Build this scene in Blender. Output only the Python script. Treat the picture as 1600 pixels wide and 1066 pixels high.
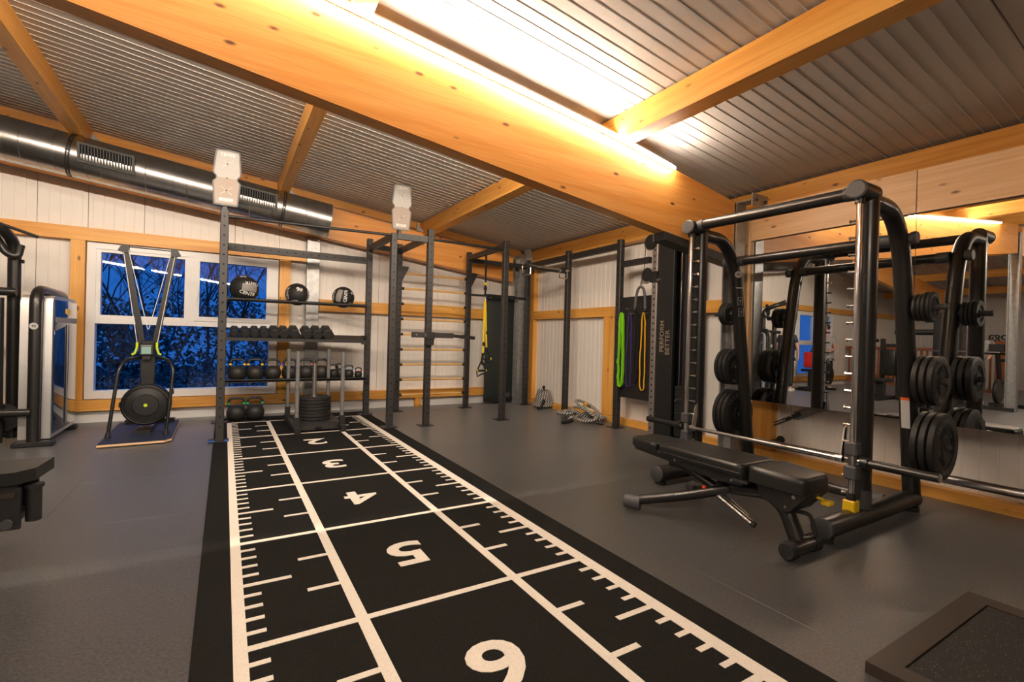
import bpy, bmesh, math, random
from mathutils import Vector, Matrix, Euler
import numpy as np

# ------------------------------------------------------------------ reset
for o in list(bpy.data.objects): bpy.data.objects.remove(o, do_unlink=True)
S = bpy.context.scene
COL = S.collection
random.seed(7)

# ------------------------------------------------------------------ camera
CAM_POS = Vector((-0.0958, -6.9648, 1.1599))
YAW, PITCH, ROLL, FPX = math.radians(30.972), math.radians(-0.249), math.radians(1.540), 748.43
fw = Vector((math.sin(YAW)*math.cos(PITCH), math.cos(YAW)*math.cos(PITCH), math.sin(PITCH)))
rt = Vector((math.cos(YAW), -math.sin(YAW), 0)); up = rt.cross(fw)
rr = math.cos(ROLL)*rt + math.sin(ROLL)*up
uu = -math.sin(ROLL)*rt + math.cos(ROLL)*up
cam_data = bpy.data.cameras.new('camera')
cam = bpy.data.objects.new('camera', cam_data); COL.objects.link(cam)
M4 = Matrix((rr, uu, -fw)).transposed().to_4x4(); M4.translation = CAM_POS
cam.matrix_world = M4
cam_data.sensor_width = 36.0; cam_data.lens = FPX/1600*36.0
cam_data.clip_start = 0.05; cam_data.clip_end = 300
S.camera = cam

# ------------------------------------------------------------------ world: dusk sky
w = bpy.data.worlds.new('dusk'); S.world = w; w.use_nodes = True
nt = w.node_tree; nt.nodes.clear()
wo = nt.nodes.new('ShaderNodeOutputWorld'); bg = nt.nodes.new('ShaderNodeBackground')
tc = nt.nodes.new('ShaderNodeTexCoord'); sep = nt.nodes.new('ShaderNodeSeparateXYZ'); rp = nt.nodes.new('ShaderNodeValToRGB')
nt.links.new(tc.outputs['Generated'], sep.inputs[0]); nt.links.new(sep.outputs['Z'], rp.inputs[0])
rp.color_ramp.elements[0].position = 0.0; rp.color_ramp.elements[0].color = (0.009, 0.062, 0.23, 1)
rp.color_ramp.elements[1].position = 0.6; rp.color_ramp.elements[1].color = (0.008, 0.13, 0.50, 1)
nt.links.new(rp.outputs[0], bg.inputs[0]); bg.inputs[1].default_value = 2.2
nt.links.new(bg.outputs[0], wo.inputs[0])

# ------------------------------------------------------------------ exposure
LED_STRENGTH = 160.0; LED_REAR = 260.0; LED_BACK = 370.0
S.view_settings.view_transform = 'Standard'; S.view_settings.look = 'None'
S.view_settings.exposure = 0.0; S.view_settings.gamma = 1.0
S.view_settings.use_curve_mapping = False

# ------------------------------------------------------------------ mesh helpers
def V(*a): return Vector(a)
class MB:
    def __init__(s): s.v = []; s.f = []; s.m = []; s.uv = {}
    def add(s, vs, fs, mi=0, uvs=None):
        n = len(s.v); s.v.extend([tuple(p) for p in vs])
        for i, f in enumerate(fs):
            if uvs: s.uv[len(s.f)] = uvs[i]
            s.f.append(tuple(a+n for a in f)); s.m.append(mi)
        return s
    def box(s, x0, x1, y0, y1, z0, z1, mi=0):
        if x0 > x1: x0, x1 = x1, x0
        if y0 > y1: y0, y1 = y1, y0
        if z0 > z1: z0, z1 = z1, z0
        vs = [(x0,y0,z0),(x1,y0,z0),(x1,y1,z0),(x0,y1,z0),(x0,y0,z1),(x1,y0,z1),(x1,y1,z1),(x0,y1,z1)]
        return s.add(vs, [(3,2,1,0),(4,5,6,7),(0,1,5,4),(1,2,6,5),(2,3,7,6),(3,0,4,7)], mi)
    def obox(s, c, sz, R=None, mi=0):
        c = Vector(c); R = R or Matrix.Identity(3); h = Vector(sz)/2
        vs = [c + R @ Vector((sx*h.x, sy*h.y, sz_*h.z)) for sz_ in (-1,1) for sx,sy in ((-1,-1),(1,-1),(1,1),(-1,1))]
        return s.add(vs, [(3,2,1,0),(4,5,6,7),(0,1,5,4),(1,2,6,5),(2,3,7,6),(3,0,4,7)], mi)
    def bar(s, p0, p1, w, h, mi=0, upv=(0,0,1)):
        p0 = Vector(p0); p1 = Vector(p1); d = (p1-p0); L = d.length; d = d/L
        u = Vector(upv); 
        if abs(d.dot(u)) > .98: u = Vector((0,1,0))
        sd = d.cross(u).normalized(); u = sd.cross(d)
        R = Matrix((d, sd, u)).transposed()
        return s.obox((p0+p1)/2, (L, w, h), R, mi)
    def cyl(s, p0, p1, r, r1=None, n=16, mi=0, cmi=None):
        return s.tube([p0, p1], r, n, mi, r1=r1, cmi=cmi)
    def tube(s, pts, r, n=12, mi=0, caps=True, r1=None, uv=False, radii=None, cmi=None, closed=False):
        P = [Vector(p) for p in pts]; k = len(P)
        if radii is None: radii = [r + ((r1 if r1 is not None else r)-r)*i/(k-1) for i in range(k)]
        T = []
        for i in range(k):
            if closed: t = P[(i+1)%k]-P[i-1]
            elif i == 0: t = P[1]-P[0]
            elif i == k-1: t = P[-1]-P[-2]
            else: t = (P[i+1]-P[i]).normalized()+(P[i]-P[i-1]).normalized()
            T.append(t.normalized())
        a = Vector((0,0,1)) if abs(T[0].z) < .9 else Vector((1,0,0))
        nrm = T[0].cross(a).normalized(); vs = []; prev = T[0]
        for i in range(k):
            ax = prev.cross(T[i])
            if ax.length > 1e-8:
                nrm = Matrix.Rotation(prev.angle(T[i]), 3, ax.normalized()) @ nrm
            prev = T[i]; b = T[i].cross(nrm)
            sc = 1.0
            if 0 < i < k-1 and not closed:
                ca = max(.5, (P[i+1]-P[i]).normalized().dot(T[i])); sc = 1/ca if radii[i] == radii[i-1] else 1.0
            for j in range(n):
                an = 2*math.pi*j/n
                vs.append(P[i] + (nrm*math.cos(an)+b*math.sin(an))*radii[i])
        fs = []; uvs = [] if uv else None
        L = 0
        for i in range(k if closed else k-1):
            L2 = L + (P[(i+1)%k]-P[i]).length
            for j in range(n):
                j2 = (j+1) % n; i2 = (i+1) % k
                fs.append((i*n+j, i*n+j2, i2*n+j2, i2*n+j))
                if uv: uvs.append(((L, j/n), (L, (j+1)/n), (L2, (j+1)/n), (L2, j/n)))
            L = L2
        s.add(vs, fs, mi, uvs)
        if caps and not closed:
            base = len(s.v)-k*n
            s.f.append(tuple(base+j for j in reversed(range(n)))); s.m.append(mi if cmi is None else cmi)
            s.f.append(tuple(base+(k-1)*n+j for j in range(n))); s.m.append(mi if cmi is None else cmi)
        return s
    def lathe(s, prof, o=(0,0,0), ax=(0,0,1), n=32, mi=0, mis=None):
        o = Vector(o); ax = Vector(ax).normalized()
        a = Vector((0,0,1)) if abs(ax.z) < .9 else Vector((1,0,0))
        u = ax.cross(a).normalized(); b = ax.cross(u)
        base = len(s.v); rows = []
        for r, h in prof:
            if r < 1e-6:
                rows.append([len(s.v)]); s.v.append(tuple(o+ax*h))
            else:
                row = []
                for j in range(n):
                    an = 2*math.pi*j/n; row.append(len(s.v))
                    s.v.append(tuple(o+ax*h+(u*math.cos(an)+b*math.sin(an))*r))
                rows.append(row)
        for i in range(len(rows)-1):
            A, B = rows[i], rows[i+1]; m = mis[i] if mis else mi
            for j in range(n):
                j2 = (j+1) % n
                if len(A) == 1 and len(B) == 1: continue
                if len(A) == 1: f = (A[0], B[j2], B[j])
                elif len(B) == 1: f = (A[j], A[j2], B[0])
                else: f = (A[j], A[j2], B[j2], B[j])
                s.f.append(f); s.m.append(m)
        return s
    def prism(s, poly, ext, mi=0, smi=None):
        P = [Vector(p) for p in poly]; e = Vector(ext); n = len(P)
        fs = [tuple(range(n)), tuple(range(2*n-1, n-1, -1))]
        s.add(P+[p+e for p in P], fs, mi)
        b = len(s.v)-2*n
        for i in range(n):
            j = (i+1) % n; s.f.append((b+i, b+n+i, b+n+j, b+j)); s.m.append(mi if smi is None else smi)
        return s
    def sphere(s, c, r, nu=20, nv=12, mi=0, sc=(1,1,1)):
        c = Vector(c); base = len(s.v)
        s.v.append(tuple(c+Vector((0,0,-r*sc[2]))))
        for i in range(1, nv):
            t = math.pi*i/nv - math.pi/2
            for j in range(nu):
                a = 2*math.pi*j/nu
                s.v.append(tuple(c+Vector((r*sc[0]*math.cos(t)*math.cos(a), r*sc[1]*math.cos(t)*math.sin(a), r*sc[2]*math.sin(t)))))
        s.v.append(tuple(c+Vector((0,0,r*sc[2])))); tp = len(s.v)-1
        for j in range(nu):
            j2 = (j+1) % nu
            s.f.append((base, base+1+j2, base+1+j)); s.m.append(mi)
            for i in range(nv-2):
                a = base+1+i*nu; s.f.append((a+j, a+j2, a+nu+j2, a+nu+j)); s.m.append(mi)
            a = base+1+(nv-2)*nu; s.f.append((a+j, a+j2, tp)); s.m.append(mi)
        return s
    def rbox(s, x0, x1, y0, y1, z0, z1, r=.01, seg=2, mi=0, M=None):
        bm = bmesh.new(); bmesh.ops.create_cube(bm, size=1)
        for v in bm.verts:
            v.co = Vector(((x0+x1)/2+v.co.x*(x1-x0), (y0+y1)/2+v.co.y*(y1-y0), (z0+z1)/2+v.co.z*(z1-z0)))
        bmesh.ops.bevel(bm, geom=bm.edges[:], offset=r, segments=seg, profile=.5, affect='EDGES')
        if M: bmesh.ops.transform(bm, matrix=M, verts=bm.verts[:])
        bm.verts.index_update()
        s.add([v.co.copy() for v in bm.verts], [tuple(v.index for v in f.verts) for f in bm.faces], mi)
        bm.free(); return s
    def disc(s, c, nrm, r, n=8, mi=0):
        c = Vector(c); nrm = Vector(nrm).normalized()
        a = Vector((0,0,1)) if abs(nrm.z) < .9 else Vector((1,0,0))
        u = a.cross(nrm).normalized(); b = nrm.cross(u)
        return s.add([c+(u*math.cos(2*math.pi*j/n)+b*math.sin(2*math.pi*j/n))*r for j in range(n)], [tuple(range(n))], mi)
    def xf(s, M, start=0):
        s.v[start:] = [tuple(M @ Vector(p)) for p in s.v[start:]]; return s

def fillet(pts, r, seg=5):
    P = [Vector(p) for p in pts]; out = [P[0]]
    for i in range(1, len(P)-1):
        a = (P[i-1]-P[i]); b = (P[i+1]-P[i]); rr_ = min(r, a.length*.49, b.length*.49)
        p0 = P[i]+a.normalized()*rr_; p2 = P[i]+b.normalized()*rr_
        for k in range(seg+1):
            t = k/seg; out.append(p0*(1-t)**2 + P[i]*2*t*(1-t) + p2*t*t)
    out.append(P[-1]); return out

WL = {}
def wl(o): return WL.get(o.name, Vector((0,0,0))) if o else Vector((0,0,0))
def mesh_obj(name, me, parent, loc=None):
    o = bpy.data.objects.new(name, me); COL.objects.link(o)
    if parent: o.parent = parent
    return o
SPLIT = set("end_cap crossbar_sleeve rung_cap rubber_foot shelf_bracket colour_ring grip_end end_grip bolt stopper foot loop_foot lug bar_stand arm ear eye shoe hinge_bracket guide_rod buckle loop grommet hem binding groove grip_slot adjust_tube tick_mark peg_hole base_rail frame ball_shelf hand grill".split())
def loose(mb):
    par = list(range(len(mb.v)))
    def fd(a):
        while par[a] != a: par[a] = par[par[a]]; a = par[a]
        return a
    for f in mb.f:
        r = fd(f[0])
        for v in f[1:]: par[fd(v)] = r
    out = {}
    for i, f in enumerate(mb.f): out.setdefault(fd(f[0]), []).append(i)
    res = []
    for fi in out.values():
        m2 = MB(); ix = {}
        for i in fi:
            for v in mb.f[i]:
                if v not in ix: ix[v] = len(m2.v); m2.v.append(mb.v[v])
            if i in mb.uv: m2.uv[len(m2.f)] = mb.uv[i]
            m2.f.append(tuple(ix[v] for v in mb.f[i])); m2.m.append(mb.m[i])
        res.append(m2)
    return res
def build(name, mb, mats, parent=None, smooth=35, origin=None):
    if name in SPLIT and parent:
        pcs = loose(mb); o = None
        for m2 in pcs:
            q = build_one(name, m2, mats, parent, smooth, origin); o = o or q
        return o
    return build_one(name, mb, mats, parent, smooth, origin)
def build_one(name, mb, mats, parent=None, smooth=35, origin=None):
    """mesh object from world-space geometry; children are stored relative to their parent"""
    if not isinstance(mats, (list, tuple)): mats = [mats]
    org = wl(parent) if parent else Vector(origin or (0,0,0))
    me = bpy.data.meshes.new(name)
    me.from_pydata([tuple(Vector(p)-org) for p in mb.v], [], mb.f)
    for m in mats: me.materials.append(MAT(m) if isinstance(m, str) else m)
    if any(mb.m): me.polygons.foreach_set('material_index', mb.m)
    if mb.uv:
        ul = me.uv_layers.new(name='UVMap')
        for pi, co in mb.uv.items():
            for k, li in enumerate(me.polygons[pi].loop_indices): ul.data[li].uv = co[k]
    if smooth:
        me.polygons.foreach_set('use_smooth', [True]*len(me.polygons))
        me.set_sharp_from_angle(angle=math.radians(smooth))
    me.validate(); me.update()
    o = mesh_obj(name, me, parent)
    if not parent: o.location = org
    WL[o.name] = org
    return o
def tag(o, label=None, cat=None, group=None, kind=None):
    if label: o['label'] = label
    if cat: o['category'] = cat
    if group: o['group'] = group
    if kind: o['kind'] = kind
    return o
def thing(name, label, cat, loc=(0,0,0), group=None, rz=0):
    o = bpy.data.objects.new(name, None); COL.objects.link(o); o.empty_display_size = .1
    o.location = loc; WL[o.name] = Vector(loc); o.rotation_euler.z = rz
    return tag(o, label, cat, group)
def struct_empty(name, loc=(0,0,0)):
    o = bpy.data.objects.new(name, None); COL.objects.link(o); o.location = loc; WL[o.name] = Vector(loc)
    o['kind'] = 'structure'; return o
def struct(name, mb, mats, origin=None, smooth=35):
    o = build(name, mb, mats, None, smooth, origin); o['kind'] = 'structure'; return o
def kids(o): return [c for c in list(bpy.data.objects) if c.parent == o]
def copy_tree(o, loc=None, rot=None, label=None, parent=None, scale=None):
    c = o.copy(); COL.objects.link(c)
    if parent: c.parent = parent
    if loc is not None: c.location = loc
    if rot is not None: c.rotation_euler = rot
    if scale is not None: c.scale = (scale,)*3
    if label: c['label'] = label
    for k in o.children: copy_tree(k, parent=c)
    return c
_txt = {}
def text_mesh(s, size=1.0, depth=.002, bold=0.0):
    """list of verts and faces of a text, centred on the origin in the XY plane, reading along +X"""
    key = (s, size, depth, bold)
    if key in _txt: return _txt[key]
    cu = bpy.data.curves.new('txt', 'FONT'); cu.body = s; cu.size = size; cu.extrude = depth/2; cu.offset = bold
    cu.align_x = 'CENTER'; cu.align_y = 'CENTER'; cu.resolution_u = 4
    o = bpy.data.objects.new('txt', cu); COL.objects.link(o)
    dg = bpy.context.evaluated_depsgraph_get(); me = bpy.data.meshes.new_from_object(o.evaluated_get(dg))
    vs = [v.co.copy() for v in me.vertices]; fs = [tuple(p.vertices) for p in me.polygons]
    bpy.data.objects.remove(o); bpy.data.curves.remove(cu); bpy.data.meshes.remove(me)
    if vs:
        cx = (min(v.x for v in vs)+max(v.x for v in vs))/2; cy = (min(v.y for v in vs)+max(v.y for v in vs))/2
        vs = [Vector((v.x-cx, v.y-cy, v.z)) for v in vs]
    _txt[key] = (vs, fs); return vs, fs
def add_text(mb, s, size, o, right, upv, depth=.002, bold=0.0, mi=0):
    vs, fs = text_mesh(s, size, depth, bold)
    r = Vector(right).normalized(); u = Vector(upv).normalized(); n = r.cross(u); o = Vector(o)
    mb.add([o+r*v.x+u*v.y+n*v.z for v in vs], fs, mi); return mb

# ------------------------------------------------------------------ materials
_M = {}
def newmat(name):
    m = bpy.data.materials.new(name); m.use_nodes = True; _M[name] = m
    b = m.node_tree.nodes['Principled BSDF']; return m, m.node_tree, b
def simple(name, col, rough=.5, metal=0.0, spec=None, noise=0.0, nscale=40, bump=0.0, coat=0.0):
    m, t, b = newmat(name)
    b.inputs['Base Color'].default_value = (*col, 1); b.inputs['Roughness'].default_value = rough; b.inputs['Metallic'].default_value = metal
    if spec is not None: b.inputs['Specular IOR Level'].default_value = spec
    if coat: b.inputs['Coat Weight'].default_value = coat; b.inputs['Coat Roughness'].default_value = .15
    if noise or bump:
        tc = t.nodes.new('ShaderNodeTexCoord'); n = t.nodes.new('ShaderNodeTexNoise'); n.inputs['Scale'].default_value = nscale; n.inputs['Detail'].default_value = 4
        t.links.new(tc.outputs['Object'], n.inputs['Vector'])
        if noise:
            r = t.nodes.new('ShaderNodeValToRGB')
            r.color_ramp.elements[0].position = .3; r.color_ramp.elements[1].position = .7
            r.color_ramp.elements[0].color = (*[max(0, c*(1-noise)) for c in col], 1); r.color_ramp.elements[1].color = (*[min(1, c*(1+noise)) for c in col], 1)
            t.links.new(n.outputs['Fac'], r.inputs[0]); t.links.new(r.outputs[0], b.inputs['Base Color'])
        if bump:
            bp = t.nodes.new('ShaderNodeBump'); bp.inputs['Strength'].default_value = bump; bp.inputs['Distance'].default_value = .003
            t.links.new(n.outputs['Fac'], bp.inputs['Height']); t.links.new(bp.outputs[0], b.inputs['Normal'])
    return m
def wood(name, axis, c1, c2, knot=(.16,.05,.012), rough=.42, lam=None):
    m, t, b = newmat(name); N = t.nodes; L = t.links
    tc = N.new('ShaderNodeTexCoord'); mp = N.new('ShaderNodeMapping')
    st = [9.0, 9.0, 9.0]; st[axis] = .55; mp.inputs['Scale'].default_value = st
    L.new(tc.outputs['Object'], mp.inputs['Vector'])
    n1 = N.new('ShaderNodeTexNoise'); n1.inputs['Scale'].default_value = 1.6; n1.inputs['Detail'].default_value = 6; n1.inputs['Distortion'].default_value = .6
    L.new(mp.outputs[0], n1.inputs['Vector'])
    r1 = N.new('ShaderNodeValToRGB'); r1.color_ramp.elements[0].position = .3; r1.color_ramp.elements[1].position = .72
    r1.color_ramp.elements[0].color = (*c1, 1); r1.color_ramp.elements[1].color = (*c2, 1)
    L.new(n1.outputs['Fac'], r1.inputs[0])
    # fine grain
    mp2 = N.new('ShaderNodeMapping'); st2 = [70.0]*3; st2[axis] = 1.2; mp2.inputs['Scale'].default_value = st2; L.new(tc.outputs['Object'], mp2.inputs['Vector'])
    n2 = N.new('ShaderNodeTexNoise'); n2.inputs['Scale'].default_value = 1.5; n2.inputs['Detail'].default_value = 3; L.new(mp2.outputs[0], n2.inputs['Vector'])
    r2 = N.new('ShaderNodeValToRGB'); r2.color_ramp.elements[0].position = .35; r2.color_ramp.elements[0].color = (.80,.74,.66,1); r2.color_ramp.elements[1].position = .6; r2.color_ramp.elements[1].color = (1,1,1,1)
    L.new(n2.outputs['Fac'], r2.inputs[0])
    mx = N.new('ShaderNodeMix'); mx.data_type = 'RGBA'; mx.blend_type = 'MULTIPLY'; mx.inputs[0].default_value = .55
    L.new(r1.outputs[0], mx.inputs[6]); L.new(r2.outputs[0], mx.inputs[7])
    # knots
    mp3 = N.new('ShaderNodeMapping'); st3 = [8.5]*3; st3[axis] = 3.4; mp3.inputs['Scale'].default_value = st3; L.new(tc.outputs['Object'], mp3.inputs['Vector'])
    vo = N.new('ShaderNodeTexVoronoi'); vo.inputs['Scale'].default_value = 1.0; L.new(mp3.outputs[0], vo.inputs['Vector'])
    vr = N.new('ShaderNodeValToRGB'); vr.color_ramp.elements[0].position = .06; vr.color_ramp.elements[0].color = (1,1,1,1); vr.color_ramp.elements[1].position = .13; vr.color_ramp.elements[1].color = (0,0,0,1)
    L.new(vo.outputs['Distance'], vr.inputs[0])
    mk = N.new('ShaderNodeMix'); mk.data_type = 'RGBA'; mk.blend_type = 'MIX'; mk.inputs[7].default_value = (*knot, 1)
    L.new(vr.outputs[0], mk.inputs[0]); L.new(mx.outputs[2], mk.inputs[6])
    out = mk.outputs[2]
    if lam is not None:  # glulam joints: thin darker lines
        sp = N.new('ShaderNodeSeparateXYZ'); L.new(tc.outputs['Object'], sp.inputs[0])
        ma = N.new('ShaderNodeMath'); ma.operation = 'MULTIPLY_ADD'; ma.inputs[1].default_value = .125; L.new(sp.outputs[0], ma.inputs[0]); L.new(sp.outputs[2], ma.inputs[2])
        fr = N.new('ShaderNodeMath'); fr.operation = 'FRACT'; dv = N.new('ShaderNodeMath'); dv.operation = 'DIVIDE'; dv.inputs[1].default_value = lam
        L.new(ma.outputs[0], dv.inputs[0]); L.new(dv.outputs[0], fr.inputs[0])
        lt = N.new('ShaderNodeMath'); lt.operation = 'LESS_THAN'; lt.inputs[1].default_value = .025; L.new(fr.outputs[0], lt.inputs[0])
        ml = N.new('ShaderNodeMath'); ml.operation = 'MULTIPLY'; ml.inputs[1].default_value = .35; L.new(lt.outputs[0], ml.inputs[0])
        mm = N.new('ShaderNodeMix'); mm.data_type = 'RGBA'; mm.inputs[7].default_value = (c1[0]*.55, c1[1]*.5, c1[2]*.45, 1)
        L.new(ml.outputs[0], mm.inputs[0]); L.new(out, mm.inputs[6]); out = mm.outputs[2]
    L.new(out, b.inputs['Base Color']); b.inputs['Roughness'].default_value = rough
    return m
def emis(name, col, st):
    m, t, b = newmat(name); b.inputs['Base Color'].default_value = (*col, 1)
    b.inputs['Emission Color'].default_value = (*col, 1); b.inputs['Emission Strength'].default_value = st; return m
def glassy(name, tint, refl_boost=1.0, ior=1.5, opac=0.0, base=(0,0,0)):
    m, t, b = newmat(name); N = t.nodes; L = t.links; out = N['Material Output']
    tr = N.new('ShaderNodeBsdfTransparent'); tr.inputs[0].default_value = (*tint, 1)
    gl = N.new('ShaderNodeBsdfGlossy'); gl.inputs['Roughness'].default_value = .015
    fr = N.new('ShaderNodeFresnel'); fr.inputs[0].default_value = ior
    ml = N.new('ShaderNodeMath'); ml.operation = 'MULTIPLY'; ml.inputs[1].default_value = refl_boost; L.new(fr.outputs[0], ml.inputs[0])
    ge = N.new('ShaderNodeNewGeometry'); iv = N.new('ShaderNodeMath'); iv.operation = 'SUBTRACT'; iv.inputs[0].default_value = 1.0; L.new(ge.outputs['Backfacing'], iv.inputs[1])
    m2_ = N.new('ShaderNodeMath'); m2_.operation = 'MULTIPLY'; L.new(ml.outputs[0], m2_.inputs[0]); L.new(iv.outputs[0], m2_.inputs[1]); ml = m2_   # front faces reflect once, the exit face does not
    src = tr.outputs[0]
    if opac:
        df = N.new('ShaderNodeBsdfDiffuse'); df.inputs[0].default_value = (*base, 1)
        m0 = N.new('ShaderNodeMixShader'); m0.inputs[0].default_value = opac; L.new(tr.outputs[0], m0.inputs[1]); L.new(df.outputs[0], m0.inputs[2]); src = m0.outputs[0]
    mx = N.new('ShaderNodeMixShader'); L.new(ml.outputs[0], mx.inputs[0]); L.new(src, mx.inputs[1]); L.new(gl.outputs[0], mx.inputs[2])
    L.new(mx.outputs[0], out.inputs['Surface']); return m
def MAT(n): return _M[n]

OR1, OR2 = (.74,.33,.055), (.92,.50,.115)
for a, ax in zip('xyz', range(3)):
    wood('pine_'+a, ax, OR1, OR2)
    wood('pale_pine_'+a, ax, (.70,.42,.20), (.82,.56,.31))
wood('glulam', 0, (.82,.325,.055), (.95,.465,.13), lam=.12, rough=.38)
wood('rung_wood', 0, (.72,.42,.14), (.82,.52,.2))
simple('panel_white', (.83,.795,.745), .5, noise=.02, nscale=6)
simple('ceiling_sheet', (.56,.54,.515), .46, noise=.02, nscale=4)
simple('seam_dark', (.16,.15,.14), .8)
simple('pvc_white', (.82,.82,.82), .3)
simple('black_steel', (.015,.0143,.0145), .45, noise=.15, nscale=60)
simple('charcoal_steel', (.024,.0225,.022), .48, noise=.12, nscale=60)
simple('hole_black', (.004,.004,.004), .9)
simple('black_tube', (.012,.0113,.011), .35, noise=.1, nscale=30, coat=.2)
simple('cap_grey', (.06,.062,.068), .55)
simple('black_plastic', (.012,.012,.0125), .45)
simple('black_rubber', (.011,.011,.0112), .62, noise=.15, nscale=50)
simple('plate_rubber', (.013,.0125,.012), .55, noise=.2, nscale=40)
simple('leather', (.011,.0115,.011), .38, noise=.1, nscale=90, bump=.12)
simple('chrome', (.78,.78,.78), .12, 1.0)
simple('satin_steel', (.55,.54,.53), .32, 1.0)
simple('galv', (.36,.365,.365), .40, .7, noise=.16, nscale=14)
simple('galv_dark', (.06,.062,.06), .55, .4, noise=.15, nscale=14)
simple('silver_shell', (.50,.50,.50), .33, .6)
simple('grey_sleeve', (.14,.14,.14), .55)
simple('yellow', (.85,.55,.01), .4)
simple('lime', (.55,.72,.01), .45)
simple('white_paint', (.80,.79,.76), .5)
simple('grey_print', (.30,.29,.28), .6)
simple('gold_print', (.30,.24,.16), .5)
simple('turf_white', (.68,.62,.545), .9, noise=.1, nscale=160, bump=.5)
simple('mat_green', (.018,.026,.024), .55, noise=.1, nscale=20)
simple('screen_teal', (.25,.42,.40), .3)
simple('speckle_black', (.010,.0095,.0085), .75)
simple('bronze_edge', (.030,.022,.017), .5)
simple('platform_blue', (.012,.020,.05), .6, noise=.12, nscale=50)
simple('ply_edge', (.70,.47,.27), .6)
simple('board_light', (.42,.415,.395), .45)
simple('board_tan', (.33,.27,.225), .45)
simple('board_grey', (.13,.13,.133), .5)
simple('speaker_white', (.62,.60,.58), .5)
simple('tape_blue', (.02,.11,.42), .6)
for n, c in dict(band_green=(.20,.62,.01), band_purple=(.055,.025,.17), band_black=(.012,.012,.013), band_yellow=(.85,.45,.01), ring_yellow=(.85,.55,.02), ring_blue=(.02,.08,.55), ring_pink=(.75,.16,.14), ring_lightblue=(.05,.35,.75), ring_red=(.7,.02,.02), ring_green=(.02,.42,.18), strap_yellow=(.85,.60,.01), sticker_orange=(.8,.12,.01), sticker_white=(.5,.5,.49), ember=(.7,.07,.01), grey_panel=(.26,.245,.235), badge=(.42,.41,.40), skin=(.62,.36,.26), hair=(.05,.025,.015), navy_cloth=(.012,.016,.04), black_cloth=(.012,.012,.013), grey_cloth=(.35,.35,.36), red_cloth=(.6,.012,.015), foliage_dark=(.03,.05,.05), bark=(.035,.03,.03), soil=(.04,.045,.04), eye=(.02,.015,.01), lips=(.45,.17,.14), cherry_wood=(.33,.09,.025), wall_white=(.70,.69,.68), shoe_white=(.6,.6,.6)).items():
    simple(n, c, .55)
emis('led', (1.0,.86,.70), LED_STRENGTH); emis('led_rear', (1.0,.86,.70), LED_REAR); emis('led_back', (1.0,.86,.70), LED_BACK)
glassy('window_glass', (.82,.9,.95), 1.6)
glassy('smoked_blue', (.05,.09,.17), 1.5, opac=.35, base=(.03,.06,.14))
m, t, b = newmat('mirror'); b.inputs['Base Color'].default_value = (.86,.87,.86,1); b.inputs['Metallic'].default_value = 1; b.inputs['Roughness'].default_value = .0
# rubber floor with fine granules
m, t, b = newmat('floor_rubber'); N = t.nodes; L = t.links
tcn = N.new('ShaderNodeTexCoord'); n1 = N.new('ShaderNodeTexNoise'); n1.inputs['Scale'].default_value = 85; n1.inputs['Detail'].default_value = 3
geo = N.new('ShaderNodeNewGeometry')
L.new(geo.outputs['Position'], n1.inputs['Vector']); r1 = N.new('ShaderNodeValToRGB')
r1.color_ramp.elements[0].position = .38; r1.color_ramp.elements[0].color = (.003,.0029,.0030,1); r1.color_ramp.elements[1].position = .66; r1.color_ramp.elements[1].color = (.050,.0495,.050,1)
L.new(n1.outputs['Fac'], r1.inputs[0])
n2 = N.new('ShaderNodeTexNoise'); n2.inputs['Scale'].default_value = 1.3; n2.inputs['Detail'].default_value = 5; L.new(geo.outputs['Position'], n2.inputs['Vector'])
r2 = N.new('ShaderNodeValToRGB'); r2.color_ramp.elements[0].position = .3; r2.color_ramp.elements[0].color = (.80,.80,.80,1); r2.color_ramp.elements[1].position = .65; r2.color_ramp.elements[1].color = (1.05,1.05,1.05,1); L.new(n2.outputs['Fac'], r2.inputs[0])
mx = N.new('ShaderNodeMix'); mx.data_type = 'RGBA'; mx.blend_type = 'MULTIPLY'; mx.inputs[0].default_value = 1; L.new(r1.outputs[0], mx.inputs[6]); L.new(r2.outputs[0], mx.inputs[7])
L.new(mx.outputs[2], b.inputs['Base Color']); b.inputs['Roughness'].default_value = .38; b.inputs['Specular IOR Level'].default_value = 1.0; b.inputs['Sheen Weight'].default_value = .22; b.inputs['Sheen Roughness'].default_value = .45
bp = N.new('ShaderNodeBump'); bp.inputs['Strength'].default_value = .35; bp.inputs['Distance'].default_value = .002; L.new(n1.outputs['Fac'], bp.inputs['Height']); L.new(bp.outputs[0], b.inputs['Normal'])
# turf
m, t, b = newmat('turf_black'); N = t.nodes; L = t.links
geo = N.new('ShaderNodeNewGeometry'); n1 = N.new('ShaderNodeTexNoise'); n1.inputs['Scale'].default_value = 240; n1.inputs['Detail'].default_value = 2; L.new(geo.outputs['Position'], n1.inputs['Vector'])
r1 = N.new('ShaderNodeValToRGB'); r1.color_ramp.elements[0].position = .35; r1.color_ramp.elements[0].color = (.0045,.0042,.0039,1); r1.color_ramp.elements[1].position = .7; r1.color_ramp.elements[1].color = (.0135,.0125,.0115,1)
L.new(n1.outputs['Fac'], r1.inputs[0]); L.new(r1.outputs[0], b.inputs['Base Color']); b.inputs['Roughness'].default_value = .95; b.inputs['Specular IOR Level'].default_value = .15
bp = N.new('ShaderNodeBump'); bp.inputs['Strength'].default_value = .6; bp.inputs['Distance'].default_value = .003; L.new(n1.outputs['Fac'], bp.inputs['Height']); L.new(bp.outputs[0], b.inputs['Normal'])
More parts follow.
